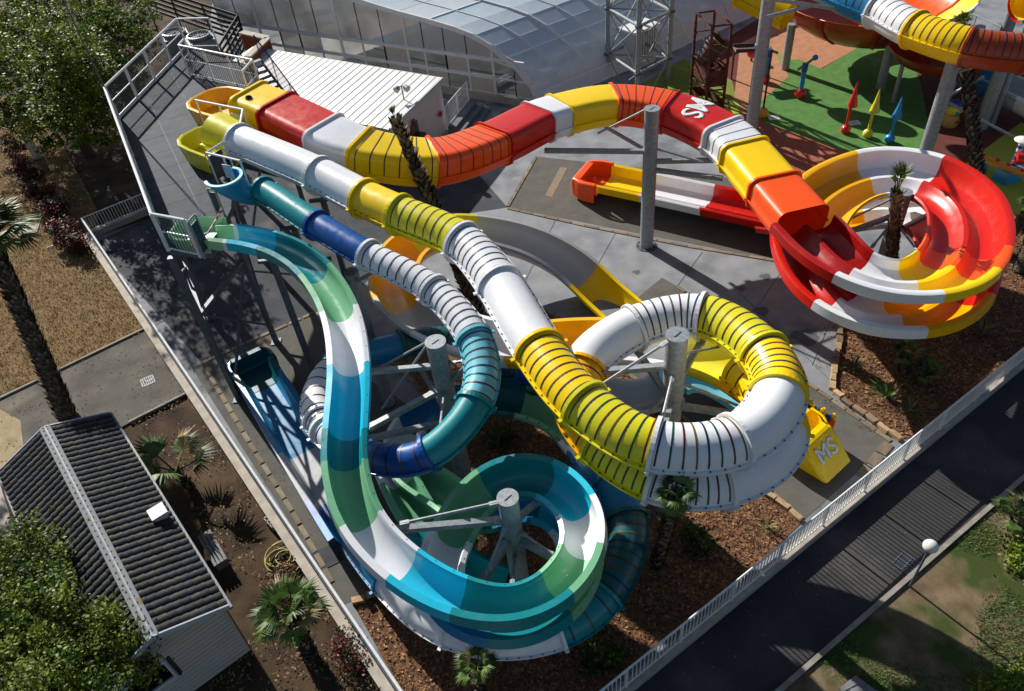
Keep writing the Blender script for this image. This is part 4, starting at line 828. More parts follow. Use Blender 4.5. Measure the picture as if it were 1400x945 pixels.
# ================================================================== LATTICE TOWER
lt = W(831, 104, 0); lf = W(871, 132, 0); lr = W(913, 110, 0); lb = lt + lr - lf
la = thing('lattice_tower', 'tall square steel lattice tower in front of the glass hall', 'tower', tuple((lt + lr) / 2)); C4 = [lt, lf, lr, lb]
z1 = zat(lf, 101); z2_ = zat(lf, 36); zz = [z1 - (z2_ - z1), z1, z2_, z2_ + (z2_ - z1), z2_ + 2 * (z2_ - z1)]; top = zz[-1]
for q in C4: MB().tube((q.x, q.y, 0), (q.x, q.y, top), .15, 12).obj('leg', galv, la, True)
for z in zz:
    for i in range(4): a, b = C4[i], C4[(i + 1) % 4]; MB().tube((a.x, a.y, z), (b.x, b.y, z), .09, 8).obj('horizontal', galv, la)
    for i in range(4): q = C4[i]; MB().tube((q.x, q.y, z - .06), (q.x, q.y, z + .06), .24, 12).obj('joint', galv_d, la)
for z0, z1_ in zip(zz[:-1], zz[1:]):
    for i in range(4):
        a, b = C4[i], C4[(i + 1) % 4]; m_ = (a + b) / 2
        MB().tube((a.x, a.y, z0), (b.x, b.y, z1_), .045, 6).obj('diagonal', galv, la); MB().tube((b.x, b.y, z0), (a.x, a.y, z1_), .045, 6).obj('diagonal', galv, la)
    MB().tube((lt.x, lt.y, z0), (lr.x, lr.y, z0), .05, 6).obj('tie', galv, la); MB().tube((lf.x, lf.y, z0), (lb.x, lb.y, z0), .05, 6).obj('tie', galv, la)
# small white kiosk seen through the tower
kq = W(868, 85, 0); ko = thing('kiosk', 'small white slatted kiosk beside the glass hall, seen through the lattice tower', 'kiosk', tuple(kq)); MB().box((0, 0, 1.2), (2.0, 1.8, 2.4), ba).obj('body', mat('kiosk_white', '#cfd3d6', .6), ko, world=False); MB().box((0, 0, 2.45), (2.3, 2.1, .12), ba).obj('roof', wsteel, ko, world=False)
for k in range(9): q = Matrix.Rotation(ba, 3, 'Z') @ Vector((-.85 + k * .21, -.92, 1.5)); MB().box(q, (.05, .04, 1.5), ba).obj('slat', galv, ko, world=False)
# ================================================================== BUCKET TOWER
bl, bf, br = W(943, 139, 0), W(963, 160, 0), W(987, 157, 0); bb = bl + br - bf; B4 = [bl, bf, br, bb]
bt = thing('bucket_tower', 'rust-coloured splash tower with a tipping barrel beside the lattice tower', 'splash tower', tuple((bl + br) / 2))
zt = zat(bl, 18)
for q in B4: MB().box((q.x, q.y, zt / 2), (.13, .13, zt)).obj('leg', rustm, bt)
for z, s in ((zt, .08), (zt * .80, .06), (zt * .55, .08), (zt * .30, .07), (zt * .42, .06)):
    for i in range(4): a, b = B4[i], B4[(i + 1) % 4]; MB().beam((a.x, a.y, z), (b.x, b.y, z), s).obj('rail', rustm, bt)
for z0, z1_ in ((zt * .34, zt * .52), (.25, zt * .17)):
    for i in range(4): a, b = B4[i], B4[(i + 1) % 4]; MB().add([(a.x, a.y, z0), (b.x, b.y, z0), (b.x, b.y, z1_), (a.x, a.y, z1_)], [(0, 1, 2, 3)]).obj('side_panel', rustm, bt)
ctr = (bl + br) / 2; bc_ = Vector((ctr.x, ctr.y, zt * .66)); axv = Vector((.55, -.1, .75)).normalized()
MB().tube(bc_ - axv * .75, bc_ + axv * .75, .42, 18, .62, cap=False).tube(bc_ - axv * .75, bc_ - axv * .7, .42, 18).obj('barrel', mat('barrel_wood', '#5a3f30', .7, var=.4, scale=6), bt, True)
for k in (-.4, .3): MB().tube(bc_ + axv * (k - .05), bc_ + axv * (k + .05), .56 + k * .08, 18, cap=False).obj('hoop', galv_d, bt, True)
MB().tube(bc_ + axv * .70, bc_ + axv * .76, .63, 18, .63, cap=False).tube(bc_ + axv * .4, bc_ + axv * .42, .52, 18).obj('barrel_mouth', mat('barrel_inside', '#b49a63', .6), bt)
# water channel leaving it
ca, cb = W(1004, 68, 1.9), W(1052, 66, 1.8); ch = thing('water_channel', 'raised brown play channel with round holes leading away from the splash tower', 'play channel', tuple(W(1030, 80, 0)))
MB().beam(ca, cb, .75, .06).obj('tray', mat('channel_wood', '#9d7f66', .8, var=.3), ch); cd_ = (cb - ca).normalized(); cl_ = cd_.cross(UP).normalized()
for s in (-1, 1): MB().beam(ca + cl_ * .4 * s + UP * .08, cb + cl_ * .4 * s + UP * .08, .08, .22).obj('side_board', mat('channel_purple', '#4a3340', .7), ch)
for k in range(9):
    for j in (-1, 0, 1): MB().tube(ca + cd_ * (.3 + k * .24) + cl_ * (j * .2) + UP * .03, ca + cd_ * (.3 + k * .24) + cl_ * (j * .2) + UP * .036, .05, 8).obj('hole', bk, ch)
for q in (ca, cb): MB().box((q.x, q.y, q.z / 2), (.1, .1, q.z)).obj('leg', rustm, ch)
# ================================================================== PLAYGROUND SURFACE
def rub(name, c, c2=None): return ground_mat('rubber_' + name, c, c2 or c, 2, .9, .2, 150, fine=.12)
sheet('rubber_brown', [(935, 110), (1005, 45), (1080, 0), (1420, 60), (1480, 180), (1330, 262), (1300, 250), (1180, 230), (1110, 250), (1040, 245), (1000, 210), (930, 170)], .02, rub('brown', '#6b3a32', '#5e332d'))
sheet('rubber_salmon', [(1000, 168), (1012, 60), (1090, 20), (1200, 40), (1180, 62), (1122, 94), (1092, 82), (1068, 86), (1078, 105), (1040, 140), (1032, 152)], .024, rub('salmon', '#b58464', '#a67658'))
sheet('rubber_green', [(1028, 150), (1048, 133), (1078, 105), (1068, 86), (1078, 82), (1092, 82), (1124, 95), (1178, 62), (1245, 66), (1262, 130), (1280, 232), (1200, 228), (1165, 212), (1100, 188), (1045, 168)], .028, rub('green', '#5a8543', '#4d7539'))
sheet('rubber_sage', [(1058, 70), (1080, 84), (1068, 90)], .03, rub('sage', '#7d8d4a'))
sheet('rubber_terracotta', [(1030, 152), (1045, 168), (1100, 188), (1168, 212), (1120, 244), (1080, 240), (1030, 228), (1000, 205), (990, 168)], .032, rub('terracotta', '#a35f48', '#955641'))
sheet('rubber_olive', [(860, 128), (935, 80), (1000, 110), (1014, 160), (1000, 170), (930, 175)], .022, rub('olive', '#7b8a35', '#6c7b30'))
sheet('rubber_lime_spot', [(996, 170), (1014, 158), (1008, 135), (990, 148)], .036, rub('lime', '#a3a83c'))
sheet('rubber_lime', [(1300, 240), (1348, 203), (1396, 168), (1500, 200), (1500, 300), (1400, 300), (1332, 262)], .026, rub('lime', '#a9ac3a'))
sheet('rubber_lime_band', [(1150, 228), (1168, 212), (1200, 226), (1190, 240)], .036, rub('lime', '#a3a83c'))
# ================================================================== PLAYGROUND PIECES
pm = {k: mat('play_' + k, c, .35, coat=.3, var=.08) for k, c in dict(red='#d21f1a', blue='#1d86c9', yellow='#e2cf34', green='#3f9a4c', teal='#2f8f8c', orange='#e0962a', white='#e8e8e6', navy='#2a4fa8').items()}
for (x, y, ty, c, lab) in ((1155, 182, 112, 'red', 'red'), (1185, 188, 122, 'yellow', 'yellow'), (1215, 195, 132, 'blue', 'blue')):
    q = W(x, y, 0); h = zat(q, ty); t = thing('play_spike', f'tall thin {lab} spike on a ball foot on the green play floor', 'play spike', tuple(q))
    MB().ball((0, 0, .22), .27, 14, 8).obj('foot', pm[c], t, True, False); MB().tube((0, 0, .3), (0, 0, h * .55), .07, 10, .09).obj('pole', pm[c], t, True, False); MB().lathe([(.03, h * .50), (.26, h * .52), (.24, h * .58), (.12, h * .75), (.05, h * .92), (.0, h)], (.12, .1, 0), 14).obj('cone', pm[c], t, True, False)
def totem(x, y, lab, flip=1):
    q = W(x, y, 0); t = thing('spray_totem', lab, 'spray toy', tuple(q)); MB().ball((0, 0, .3), .33, 14, 8).obj('ball', pm['red'], t, True, False); MB().tube((0, 0, .5), (0, 0, 1.7), .14, 12).obj('stem', pm['blue'], t, True, False)
    MB().tube((0, 0, 1.65), (0, 0, 2.1), .17, 12).obj('neck', pm['navy'], t, True, False); MB().tube((-.5 * flip, -.25, 1.9), (.65 * flip, .3, 2.25), .08, 10).obj('arm', pm['green'], t, True, False); MB().ball((.65 * flip, .3, 2.25), .17, 10, 6).obj('nozzle', pm['blue'], t, True, False)
totem(1093, 134, 'blue spray pole with a red ball foot and green arm on the green play floor'); totem(1045, 113, 'blue spray pole with a red ball foot standing on the salmon play floor', -1)
q = W(1027, 84, 0); t = thing('red_ball_toy', 'red ball on a short stalk beside the play channel', 'ball', tuple(q)); MB().ball((0, 0, .6), .36).obj('ball', pm['red'], t, True, False); MB().tube((0, 0, 0), (0, 0, .4), .08, 8).obj('stalk', galv_d, t, world=False)
q = W(1042, 160, 0); h = zat(q, 68); t = thing('spray_mast', 'tall thin rust-red pole on an orange knob at the edge of the green play floor', 'pole', tuple(q)); MB().ball((0, 0, .25), .34, 12, 8).obj('knob', pm['orange'], t, True, False); MB().tube((0, 0, .3), (0, 0, h), .06, 8).obj('pole', rustm, t, True, False)
for (x, y, lab) in ((1058, 161, 'white printed sheet on the play floor by the rust-red pole'), (1168, 168, 'white printed sheet on the play floor between the red and yellow spikes')):
    t = thing('notice_sheet', lab, 'notice', tuple(W(x, y, .04))); MB().box((0, 0, 0), (.62, .5, .01), .0).obj('sheet', pm['white'], t, world=False)
    for k in range(4): MB().box((0, -.16 + k * .1, .007), (.42, .025, .003)).obj('print_line', mat('print_grey', '#8a8f94', .7), t, world=False)
# small round yellow toy figure with blue tufts
q = W(1297, 172, 0); t = thing('yellow_play_figure', 'short barrel-shaped yellow toy figure with blue tufts on the brown play floor', 'toy figure', tuple(q))
MB().lathe([(.36, 0), (.42, .1), (.40, .5), (.30, .7)], (0, 0, 0), 16).obj('body', mat('toy_tan', '#c79a55', .5), t, True, False); MB().ball((0, 0, .95), .42, 14, 8, (1.2, .9, .8)).obj('head', pm['yellow'], t, True, False)
for s in (-1, 1): MB().ball((.52 * s, 0, 1.0), .17, 8, 6).obj('ear', pm['yellow'], t, True, False)
for k in range(6): a = k * 1.05; MB().ball((.26 * math.cos(a), .2 * math.sin(a), 1.3), .15, 8, 6).obj('tuft', pm['navy'], t, True, False)
MB().ball((.0, -.34, .9), .1, 8, 6).obj('nose', pm['blue'], t, True, False); MB().box((.15, -.36, .4), (.3, .12, .12), .3).obj('scarf', pm['red'], t, world=False)
# balance beam toy on the right
t = thing('spray_beam', 'yellow and orange play beam on blue feet beside the tall palm', 'play beam', tuple(W(1375, 245, 0))); a, b = W(1337, 213, .9), W(1412, 243, .9)
MB().tube(a, b, .16, 12).obj('beam', pm['orange'], t, True); MB().tube(a - (b - a).normalized() * .15, a + (b - a).normalized() * .2, .27, 12).obj('beam_head', pm['yellow'], t, True)
for f in (.15,): q = W(1340, 232, 0); MB().lathe([(.3, 0), (.26, .3), (.1, .5), (.08, .8)], q, 12).obj('foot', pm['blue'], t, True)
for f in (.35, .55, .8, .95): q = a.lerp(b, f); MB().tube(q - UP * .02, q + UP * .26, .1, 8).obj('bolt_knob', pm['red'], t, True)
t = thing('striped_spray_post', 'blue and white banded play post with a red wheel on a blue block', 'play post', tuple(W(1375, 246, 0))); q = W(1374, 246, 0)
MB().box((0, 0, .35), (1.0, .8, .7), .3).obj('block', pm['blue'], t, world=False); h = zat(q, 196)
for k in range(8): MB().tube((.15, .1, .7 + (h - .7) * k / 8), (.15, .1, .7 + (h - .7) * (k + 1) / 8), .12, 12).obj('band', pm['white' if k % 2 else 'navy'], t, True, False)
MB().ball((.15, .1, h + .1), .3, 12, 6, (1.3, 1.3, .3)).obj('cap', pm['white'], t, True, False); MB().tube((.0, -.1, h * .62), (.3, -.2, h * .62), .3, 12).obj('wheel', pm['red'], t, True, False)
# ================================================================== TOP RIGHT SLIDES
zC = zat(W(1252, 250, 0), 78)
S5 = Slide('tube_slide', 'striped tube slide crossing the top right corner above the playground, teal to rust red', tuple(W(1250, 120, 0)))
h5 = zC + .65
S5.run([W(1075, -70, h5 + .5), W(1120, -28, h5 + .35), W(1155, -4, h5 + .25), W(1200, 14, h5 + .1), W(1250, 41, h5), W(1320, 64, h5 - .1), W(1368, 71, h5 - .2), W(1425, 74, h5 - .3), W(1480, 60, h5 - .5)],
       [(0, ((circ(.80)), 'tube', .80), 'rust', 8), (1.6, ((circ(.80)), 'tube', .80), 'mblue', 8), (3.05, ((circ(.80)), 'tube', .80), 'white', 6), (4, ((circ(.80)), 'tube', .80), 'yellow', 8), (5, ((circ(.80)), 'tube', .80), 'rust', 8), (6.6, ((circ(.80)), 'tube', .80), 'rust', 8), (8, ((circ(.8)), 'tube', .8), 'rust', 0)])
pc1 = W(1252, 250, 0); post((pc1.x, pc1.y, zC), .30, 0, 'grey steel post under the yellow section of the far striped tube', 'grey steel posts at the playground', cap=False)
pb = W(1024, 196, 0); post((pb.x, pb.y, zat(pb, 0) + 4), .33, 0, 'very tall grey steel post between the splash tower and the red pole', 'grey steel posts at the playground')
pe = W(1258, 25, 0); pe = W(1340, 175, 0); post((pe.x, pe.y, zat(pe, 86)), .33, 0, 'grey steel post beside the blue and white flume on the far right', 'grey steel posts at the playground')
pf = W(1352, 110, 0); post((pf.x, pf.y, zat(pf, 0) + 3), .33, 0, 'tall grey steel post in the top right corner by the yellow tube end', 'grey steel posts at the playground')
pg = W(1314, 118, 0); post((pg.x, pg.y, zat(pg, 36)), .26, 0, 'grey steel post just behind the yellow section of the far striped tube', 'grey steel posts at the playground')
zb = 3.4; bc0 = W(1194, 4, zb)
bw = thing('bowl_slide', 'huge rust-red bowl slide with white and lime panels above the playground', 'bowl slide', (bc0.x, bc0.y, 0))
prof = [(1.0, zb - 1.7), (2.4, zb - 1.6), (3.8, zb - 1.25), (4.8, zb - .6), (5.4, zb + .1), (5.5, zb + .6), (5.65, zb + .65)]
SEG = [('rust', 150, 215), ('rust', 215, 250), ('brown', 250, 300), ('white', 300, 322), ('lime', 322, 352), ('orange', 352, 400), ('orange', 400, 460), ('rust', 460, 510)]
for cname, a0_, a1_ in SEG:
    mb = MB(); n = max(3, int((a1_ - a0_) / 5)); vs = []
    for r, z in prof:
        for i in range(n + 1): a = math.radians(a0_ + (a1_ - a0_) * i / n); vs.append((r * math.cos(a), r * math.sin(a), z))
    m_ = n + 1; mb.add(vs, [(j * m_ + i, j * m_ + i + 1, (j + 1) * m_ + i + 1, (j + 1) * m_ + i) for j in range(len(prof) - 1) for i in range(n)])
    o = mb.obj('bowl_panel', G[cname], bw, True, False); md = o.modifiers.new('s', 'SOLIDIFY'); md.thickness = .06
    a = math.radians(a0_); m2 = MB()
    for (r, z), (r2, z2v) in zip(prof[:-1], prof[1:]): m2.beam((r * math.cos(a), r * math.sin(a), z - .03), (r2 * math.cos(a), r2 * math.sin(a), z2v - .03), .12, .08)
    m2.obj('seam', G[cname], bw, False, False)
for (x, y, ty) in ((1073, 95, 45), (1203, 121, 60)):
    q = W(x, y, 0); MB().tube(Vector((q.x, q.y, 0)), Vector((q.x, q.y, zb - .55)), .25, 16).obj('leg', galv, bw, True)
# yellow tube end feeding the bowl
a, b = W(1050, 12, zb + .6), W(1085, 24, zb + .3)
S6 = Slide('bowl_feed_tube', 'short yellow tube entering the left side of the rust-red bowl', tuple(W(1056, 40, 0))); S6.run([W(1015, -10, 5.0), W(1046, 6, 4.6), W(1078, 22, 4.2)], [(0, (circ(.85), 'tube', .85), 'yellow', 0), (2, (circ(.85), 'tube', .85), 'yellow', 0)])
# lower red shell on the right of the bowl
lw = MB(); q = W(1290, 70, 3.2); 
rb2 = thing('red_funnel', 'dark red underside of a second funnel under the far striped tube', 'funnel slide', (q.x, q.y, 0)); lw.lathe([(.6, 2.3), (1.5, 2.4), (2.3, 2.8), (2.7, 3.3), (2.8, 3.5)], (0, 0, 0), 40).obj('shell', G['brown'], rb2, True, False)
for a in (0.5, 2.6, 4.7): MB().tube((1.8 * math.cos(a), 1.8 * math.sin(a), 0), (1.8 * math.cos(a), 1.8 * math.sin(a), 2.35), .12, 10).obj('leg', galv, rb2, True, False)
S7 = Slide('flume', 'blue and white open flume on the far right edge below the striped tube', tuple(W(1375, 140, 0)))
KK = (uchute(.9, .3, .3, .1), 'open', .9)
S7.run([W(1340, 105, 1.9), W(1372, 118, 1.6), W(1410, 136, 1.4), W(1470, 165, 1.2)], [(0, KK, 'mblue', 0), (.9, KK, 'grey', 0), (1.9, KK, 'white', 0), (3, KK, 'white', 0)])
t = thing('yellow_tube_end', 'yellow tube end with a red collar in the very top right corner', 'slide end', tuple(W(1396, 12, 0))); q = W(1400, 4, 6.5); MB().tube(q, q + Vector((3, .8, .2)), .8, 20, cap=False).obj('tube', G['yellow'], t, True); MB().tube(q - Vector((.1, 0, 0)), q + Vector((.1, .03, 0)), .92, 20, cap=False).obj('collar', G['red'], t, True); MB().tube((q.x + .6, q.y, 0), (q.x + .6, q.y, q.z - .6), .2, 10).obj('leg', galv, t, True)
arms_t = thing('steel_frame', 'grey tubular frame joining the tall post to the left end of the bowl', 'frame', tuple(pb)); 
for (x, y, z, x2, y2, zz2) in ((1049, -2, 9.5, 1140, 12, 7.2), (1047, 24, 8.2, 1108, 8, 7.4), (1100, -8, 8.0, 1136, 10, 7.2)): MB().tube(W(x, y, z), W(x2, y2, zz2), .09, 10).obj('bar', galv, arms_t, True)
arms_u = thing('steel_frame', 'grey tubular frame under the rust-red end of the far striped tube', 'frame', tuple(pe))
for (x, y, z, x2, y2, zz2) in ((1330, 83, 6.3, 1380, 90, 6.0), (1303, 100, 5.6, 1345, 88, 6.0), (1290, 135, 3.5, 1345, 105, 5.0), (1290, 137, 3.4, 1400, 195, 1.2)): MB().tube(W(x, y, z), W(x2, y2, zz2), .07, 10).obj('bar', galv, arms_u, True)
gr = thing('guard_rail', 'thin grey guard rail on the pale yard in the top right corner', 'railing', tuple(W(1325, 40, 0))); railing(gr, [W(1290, 25, 0), W(1328, 45, 0), W(1372, 66, 0)], 1.1, galv, .2, 2.6, .012, .04, 0, bars=False)
# ================================================================== TILED CABIN
R0, R1 = W(208, 870, 3.45), W(62, 586, 3.45); E0, E1 = W(308, 825, 2.7), W(163, 562, 2.7)
rd = (R1 - R0).normalized(); ex = (E0 - R0); ex.z = 0; ex = ex - rd * ex.dot(rd); hw = ex.length; ex.normalize(); RL = (R1 - R0).length
cb_ = thing('tiled_cabin', 'small grey cabin with dark tiled pitched roof and pale ridge at the left', 'cabin', (R0.x, R0.y, 0))
R0 = R0 + rd * 0; wall_g = mat('cabin_siding', '#bdb7ae', .85, var=.12, scale=1.0, bump=.1)
def cp(a, x, z): return R0 + rd * a + ex * x + UP * (z - R0.z)
ov = .12; m = MB(); hwW = hw - .15
pent = [(-hwW, 0), (hwW, 0), (hwW, 2.62), (0, 3.3), (-hwW, 2.62)]
vs = [cp(a, x, z) for a in (ov, RL - ov) for x, z in pent]; m.add(vs, [(0, 1, 2, 3, 4), (9, 8, 7, 6, 5)] + [(i, (i + 1) % 5, 5 + (i + 1) % 5, 5 + i) for i in (1, 4, 0)]); m.obj('wall', wall_g, cb_)
for k in range(16):   # siding boards on the gable
    z = .12 + k * .19; half = hwW if z < 2.55 else hwW * max(.05, (3.3 - z) / .7)
    MB().beam(cp(ov - .012, -half, z), cp(ov - .012, half, z), .02, .17).obj('siding_board', wall_g, cb_)
MB().add([cp(-.04, 0, 3.42), cp(-.04, hw, 2.66), cp(RL + .04, hw, 2.66), cp(RL + .04, 0, 3.42)], [(0, 1, 2, 3)]).add([cp(-.04, 0, 3.42), cp(-.04, -hw, 2.66), cp(RL + .04, -hw, 2.66), cp(RL + .04, 0, 3.42)], [(0, 1, 2, 3)]).obj('roof', mat('roof_felt', '#24262a', .9), cb_)
NCOL, NROW = 37, 8; sl_ = math.hypot(hw, .76); tw = RL / NCOL; tl = sl_ / NROW
tm = [mat('slate_tile_' + str(i), c, .8, var=.35, scale=4, bump=.25, bscale=18, col2=c2, spec=.3) for i, (c, c2) in enumerate((('#2a2e34', '#1c1f23'), ('#363a40', '#23272b'), ('#24272b', '#3a3936'), ('#30332f', '#46443c')))]
def tilemesh(mm):
    m = MB(); n = 5; pr = [(-tw * .48 + tw * .96 * i / n, .055 * math.sin(PI * i / n) + .012) for i in range(n + 1)]
    vs = [(x, y, z + (.034 if y < 0 else 0)) for y in (-tl * .53, tl * .5) for x, z in pr] + [(x, -tl * .53, z - .03) for x, z in pr]; k = n + 1
    return m.add(vs, [(i, i + 1, k + i + 1, k + i) for i in range(n)] + [(2 * k + i, 2 * k + i + 1, i + 1, i) for i in range(n)]).mesh('tile', mm)
tms = [tilemesh(x) for x in tm]
far_t = MB()
for side in (1, -1):
    for c in range(NCOL):
        for r in range(NROW):
            f = (r + .5) / NROW; p = cp(tw * (c + .5), side * hw * (f + .01), 3.44 - .76 * f)
            yv = (R0 * 0 + cp(0, 0, 3.44) - cp(0, side * hw, 2.68)).normalized(); xv = rd * (1 if side > 0 else -1); xv = yv.cross((yv.cross(UP)).cross(yv)).normalized() if False else rd * side
            zv = xv.cross(yv).normalized(); 
            if zv.z < 0: xv = -xv; zv = xv.cross(yv).normalized()
            ti = int(rnd() ** 1.3 * 4); M_ = Matrix((xv, yv, zv)).transposed().to_4x4(); M_.translation = p - cb_.location + zv * U(0, .008); M_ = M_ @ Matrix.Rotation(U(-.012, .012), 4, 'Z')
            if side > 0: t = ob('tile', tms[ti], cb_); t.matrix_local = M_
            else: far_t.k = ti; far_t.add([M_ @ v.co for v in tms[ti].vertices], [tuple(pl.vertices) for pl in tms[ti].polygons])
o = stuff(far_t.obj('tile_slope', tm, cb_, False, False))
lich = mat('ridge_metal', '#6f757b', .75, .0, col2='#6d5c33', scale=2.6, bump=.2, fac=(.58, .68))
for s in (-1, 1): MB().beam(cp(-.05, .09 * s, 3.475), cp(RL + .05, .09 * s, 3.475), .16, .03).obj('ridge_flashing', lich, cb_)
MB().tube(cp(-.05, 0, 3.47), cp(RL + .05, 0, 3.47), .06, 8).obj('ridge_cap', galv, cb_)
trim = mat('pale_trim', '#aeb6bf', .5, var=.15)
for a in (-.05, RL + .05):
    for s in (-1, 1): MB().beam(cp(a, 0, 3.45), cp(a, s * (hw + .03), 2.68), .05, .16).obj('bargeboard', trim, cb_)
for s in (-1, 1): MB().beam(cp(-.1, s * (hw + .06), 2.62), cp(RL + .1, s * (hw + .06), 2.62), .12, .1).obj('gutter', mat('gutter_grey', '#6f7680', .6), cb_)
wd_ = MB(); wf = mat('window_frame', '#cfd2d6', .5)
a0x, a1x = -hw * .72, -hw * .10
fw_ = MB(); 
for p_, q_ in (((a0x, 1.25), (a1x, 1.25)), ((a0x, 2.15), (a1x, 2.15)), ((a0x, 1.25), (a0x, 2.15)), ((a1x, 1.25), (a1x, 2.15))): fw_.beam(cp(ov - .05, *p_), cp(ov - .05, *q_), .08, .09)
fo = fw_.obj('window', wf, cb_); MB().add([cp(ov - .03, a0x, 1.25), cp(ov - .03, a1x, 1.25), cp(ov - .03, a1x, 2.15), cp(ov - .03, a0x, 2.15)], [(0, 1, 2, 3)]).obj('pane', mat('dark_glass', '#0a0d10', .1), fo)
for x in (a0x - .12, a1x + .12): MB().beam(cp(ov - .06, x, 1.2), cp(ov - .06, x, 2.2), .12, .04).obj('shutter_rail', bk, fo)
vp = cp(RL * .42, hw * .86, 2.95); rv = MB().box(vp, (.42, .42, .22), math.atan2(rd.y, rd.x)).box(vp + UP * .13, (.5, .5, .05), math.atan2(rd.y, rd.x)).obj('vent', mat('vent_white', '#c9ced3', .5), cb_)
# terrace corner at the far left
tr = MB(); q = [W(-60, 640), W(2, 655), W(30, 742), W(-60, 790)]; tr.prism([(p.x, p.y) for p in q], 0, .35); o = tr.obj('terrace', mat('terrace_slab', '#b8ada0', .85, var=.2, bump=.2)); tag(o, 'pale raised terrace slab at the far left edge beside the cabin', 'terrace')
MB().beam(W(28, 742, .4), W(-40, 760, .4), .3, .3).obj('brick_edge', brick, o)
# things on the ground by the cabin
cbk = thing('concrete_block', 'pale hollow concrete block lying on bare earth near the left railing', 'block', tuple(W(373, 716, 0)), rz=math.radians(-50)); m = MB()
for x in (-.27, -.09, .09, .27): m.box((x, 0, .1), (.05, .28, .2))
m.box((0, .13, .1), (.58, .04, .2)).box((0, -.13, .1), (.58, .04, .2)); m.obj('shell', plaster, cbk, world=False)
bn = thing('pallet_bench', 'low grey slatted bench beside the right wall of the tiled cabin', 'bench', tuple(W(296, 758, 0)), rz=math.atan2((W(305, 775) - W(286, 742)).y, (W(305, 775) - W(286, 742)).x))
for k in range(4): MB().box((0, -.18 + k * .12, .42), (1.5, .09, .03)).obj('slat', mat('grey_wood', '#7d7f80', .8, var=.3), bn, world=False)
for x in (-.65, .65): MB().box((x, 0, .2), (.06, .42, .4)).obj('leg', mat('grey_wood', '#7d7f80'), bn, world=False)
hs = thing('hose_coil', 'loose coil of yellow garden hose on bare earth beside the left railing', 'hose', tuple(W(388, 765, 0))); cu = bpy.data.curves.new('hose', 'CURVE'); cu.dimensions = '3D'; cu.bevel_depth = .022; cu.bevel_resolution = 2
sp_ = cu.splines.new('NURBS'); n = 74; sp_.points.add(n - 1)
for i in range(n):
    a = i * .52; r = .62 - .004 * i + .10 * math.sin(i * .37); sp_.points[i].co = (r * math.cos(a) * 1.1 + .12 * math.sin(i * .11), r * math.sin(a) + .1 * math.cos(i * .17), .03 + .002 * i, 1)
for i in range(8): sp_.points[n - 1 - i].co = (-.4 - .12 * (8 - i), -.5 - .35 * (8 - i) * .6, .04, 1) if False else sp_.points[n - 1 - i].co
sp_.use_endpoint_u = True; tmp = bpy.data.objects.new('tmp', cu); COL.objects.link(tmp); dg = bpy.context.evaluated_depsgraph_get(); dg.update(); me = bpy.data.meshes.new_from_object(tmp.evaluated_get(dg)); bpy.data.objects.remove(tmp)
me.materials.clear(); me.materials.append(mat('hose_yellow', '#a69a4a', .5)); ob('hose', me, hs)
# globe lamp
q = W(1243, 803, 0); zl = zat(q, 747); lm = thing('garden_lamp', 'garden lamp with a white globe on a thin post beside the dark road', 'lamp', tuple(q))
MB().tube((0, 0, 0), (0, 0, zl - .18), .035, 10).obj('post', galv_d, lm, True, False); MB().lathe([(.06, zl - .25), (.12, zl - .2), (.13, zl - .14)], (0, 0, 0), 14).obj('collar', galv_d, lm, True, False)
MB().ball((0, 0, zl), .21, 20, 12, (1, 1, .85)).obj('globe', mat('opal_globe', '#d9d8d0', .35), lm, True, False)
# stone slab bottom right corner, grey timber deck bit
o = MB().prism([(p.x, p.y) for p in (W(1146, 945), W(1167, 928), W(1200, 952), W(1170, 975))], 0, .22).obj('timber_step', mat('grey_wood', '#7d7f80')); tag(o, 'corner of a grey timber step at the bottom edge of the picture', 'step')
for k in range(2): o = MB().beam(W(1150 + 14 * k, 944, .23), W(1172 + 14 * k, 932 + 10 * k, .23), .1, .02).obj('plank', mat('grey_wood', '#7d7f80'), o if k == 0 else o.parent)
# white marker and hatch in the grass at the left
mk = thing('stone_marker', 'leaning white stone marker post at the foot of the big tree', 'post', tuple(W(52, 216, 0))); MB().box((0, 0, .75), (.45, .3, 1.5), .3).obj('stone', mat('marker_white', '#d9d2c4', .8, var=.2, bump=.2), mk, world=False); MB().box((0, 0, 1.53), (.52, .36, .08), .3).obj('cap', mat('marker_white', '#d9d2c4'), mk, world=False)
hc = thing('ground_hatch', 'square pale concrete hatch set in the dry grass', 'hatch', tuple(W(40, 315, 0))); MB().box((0, 0, .02), (1.0, .9, .06), .2).obj('frame', plaster, hc, world=False); MB().box((0, 0, .055), (.8, .7, .02), .2).obj('lid', coping, hc, world=False)
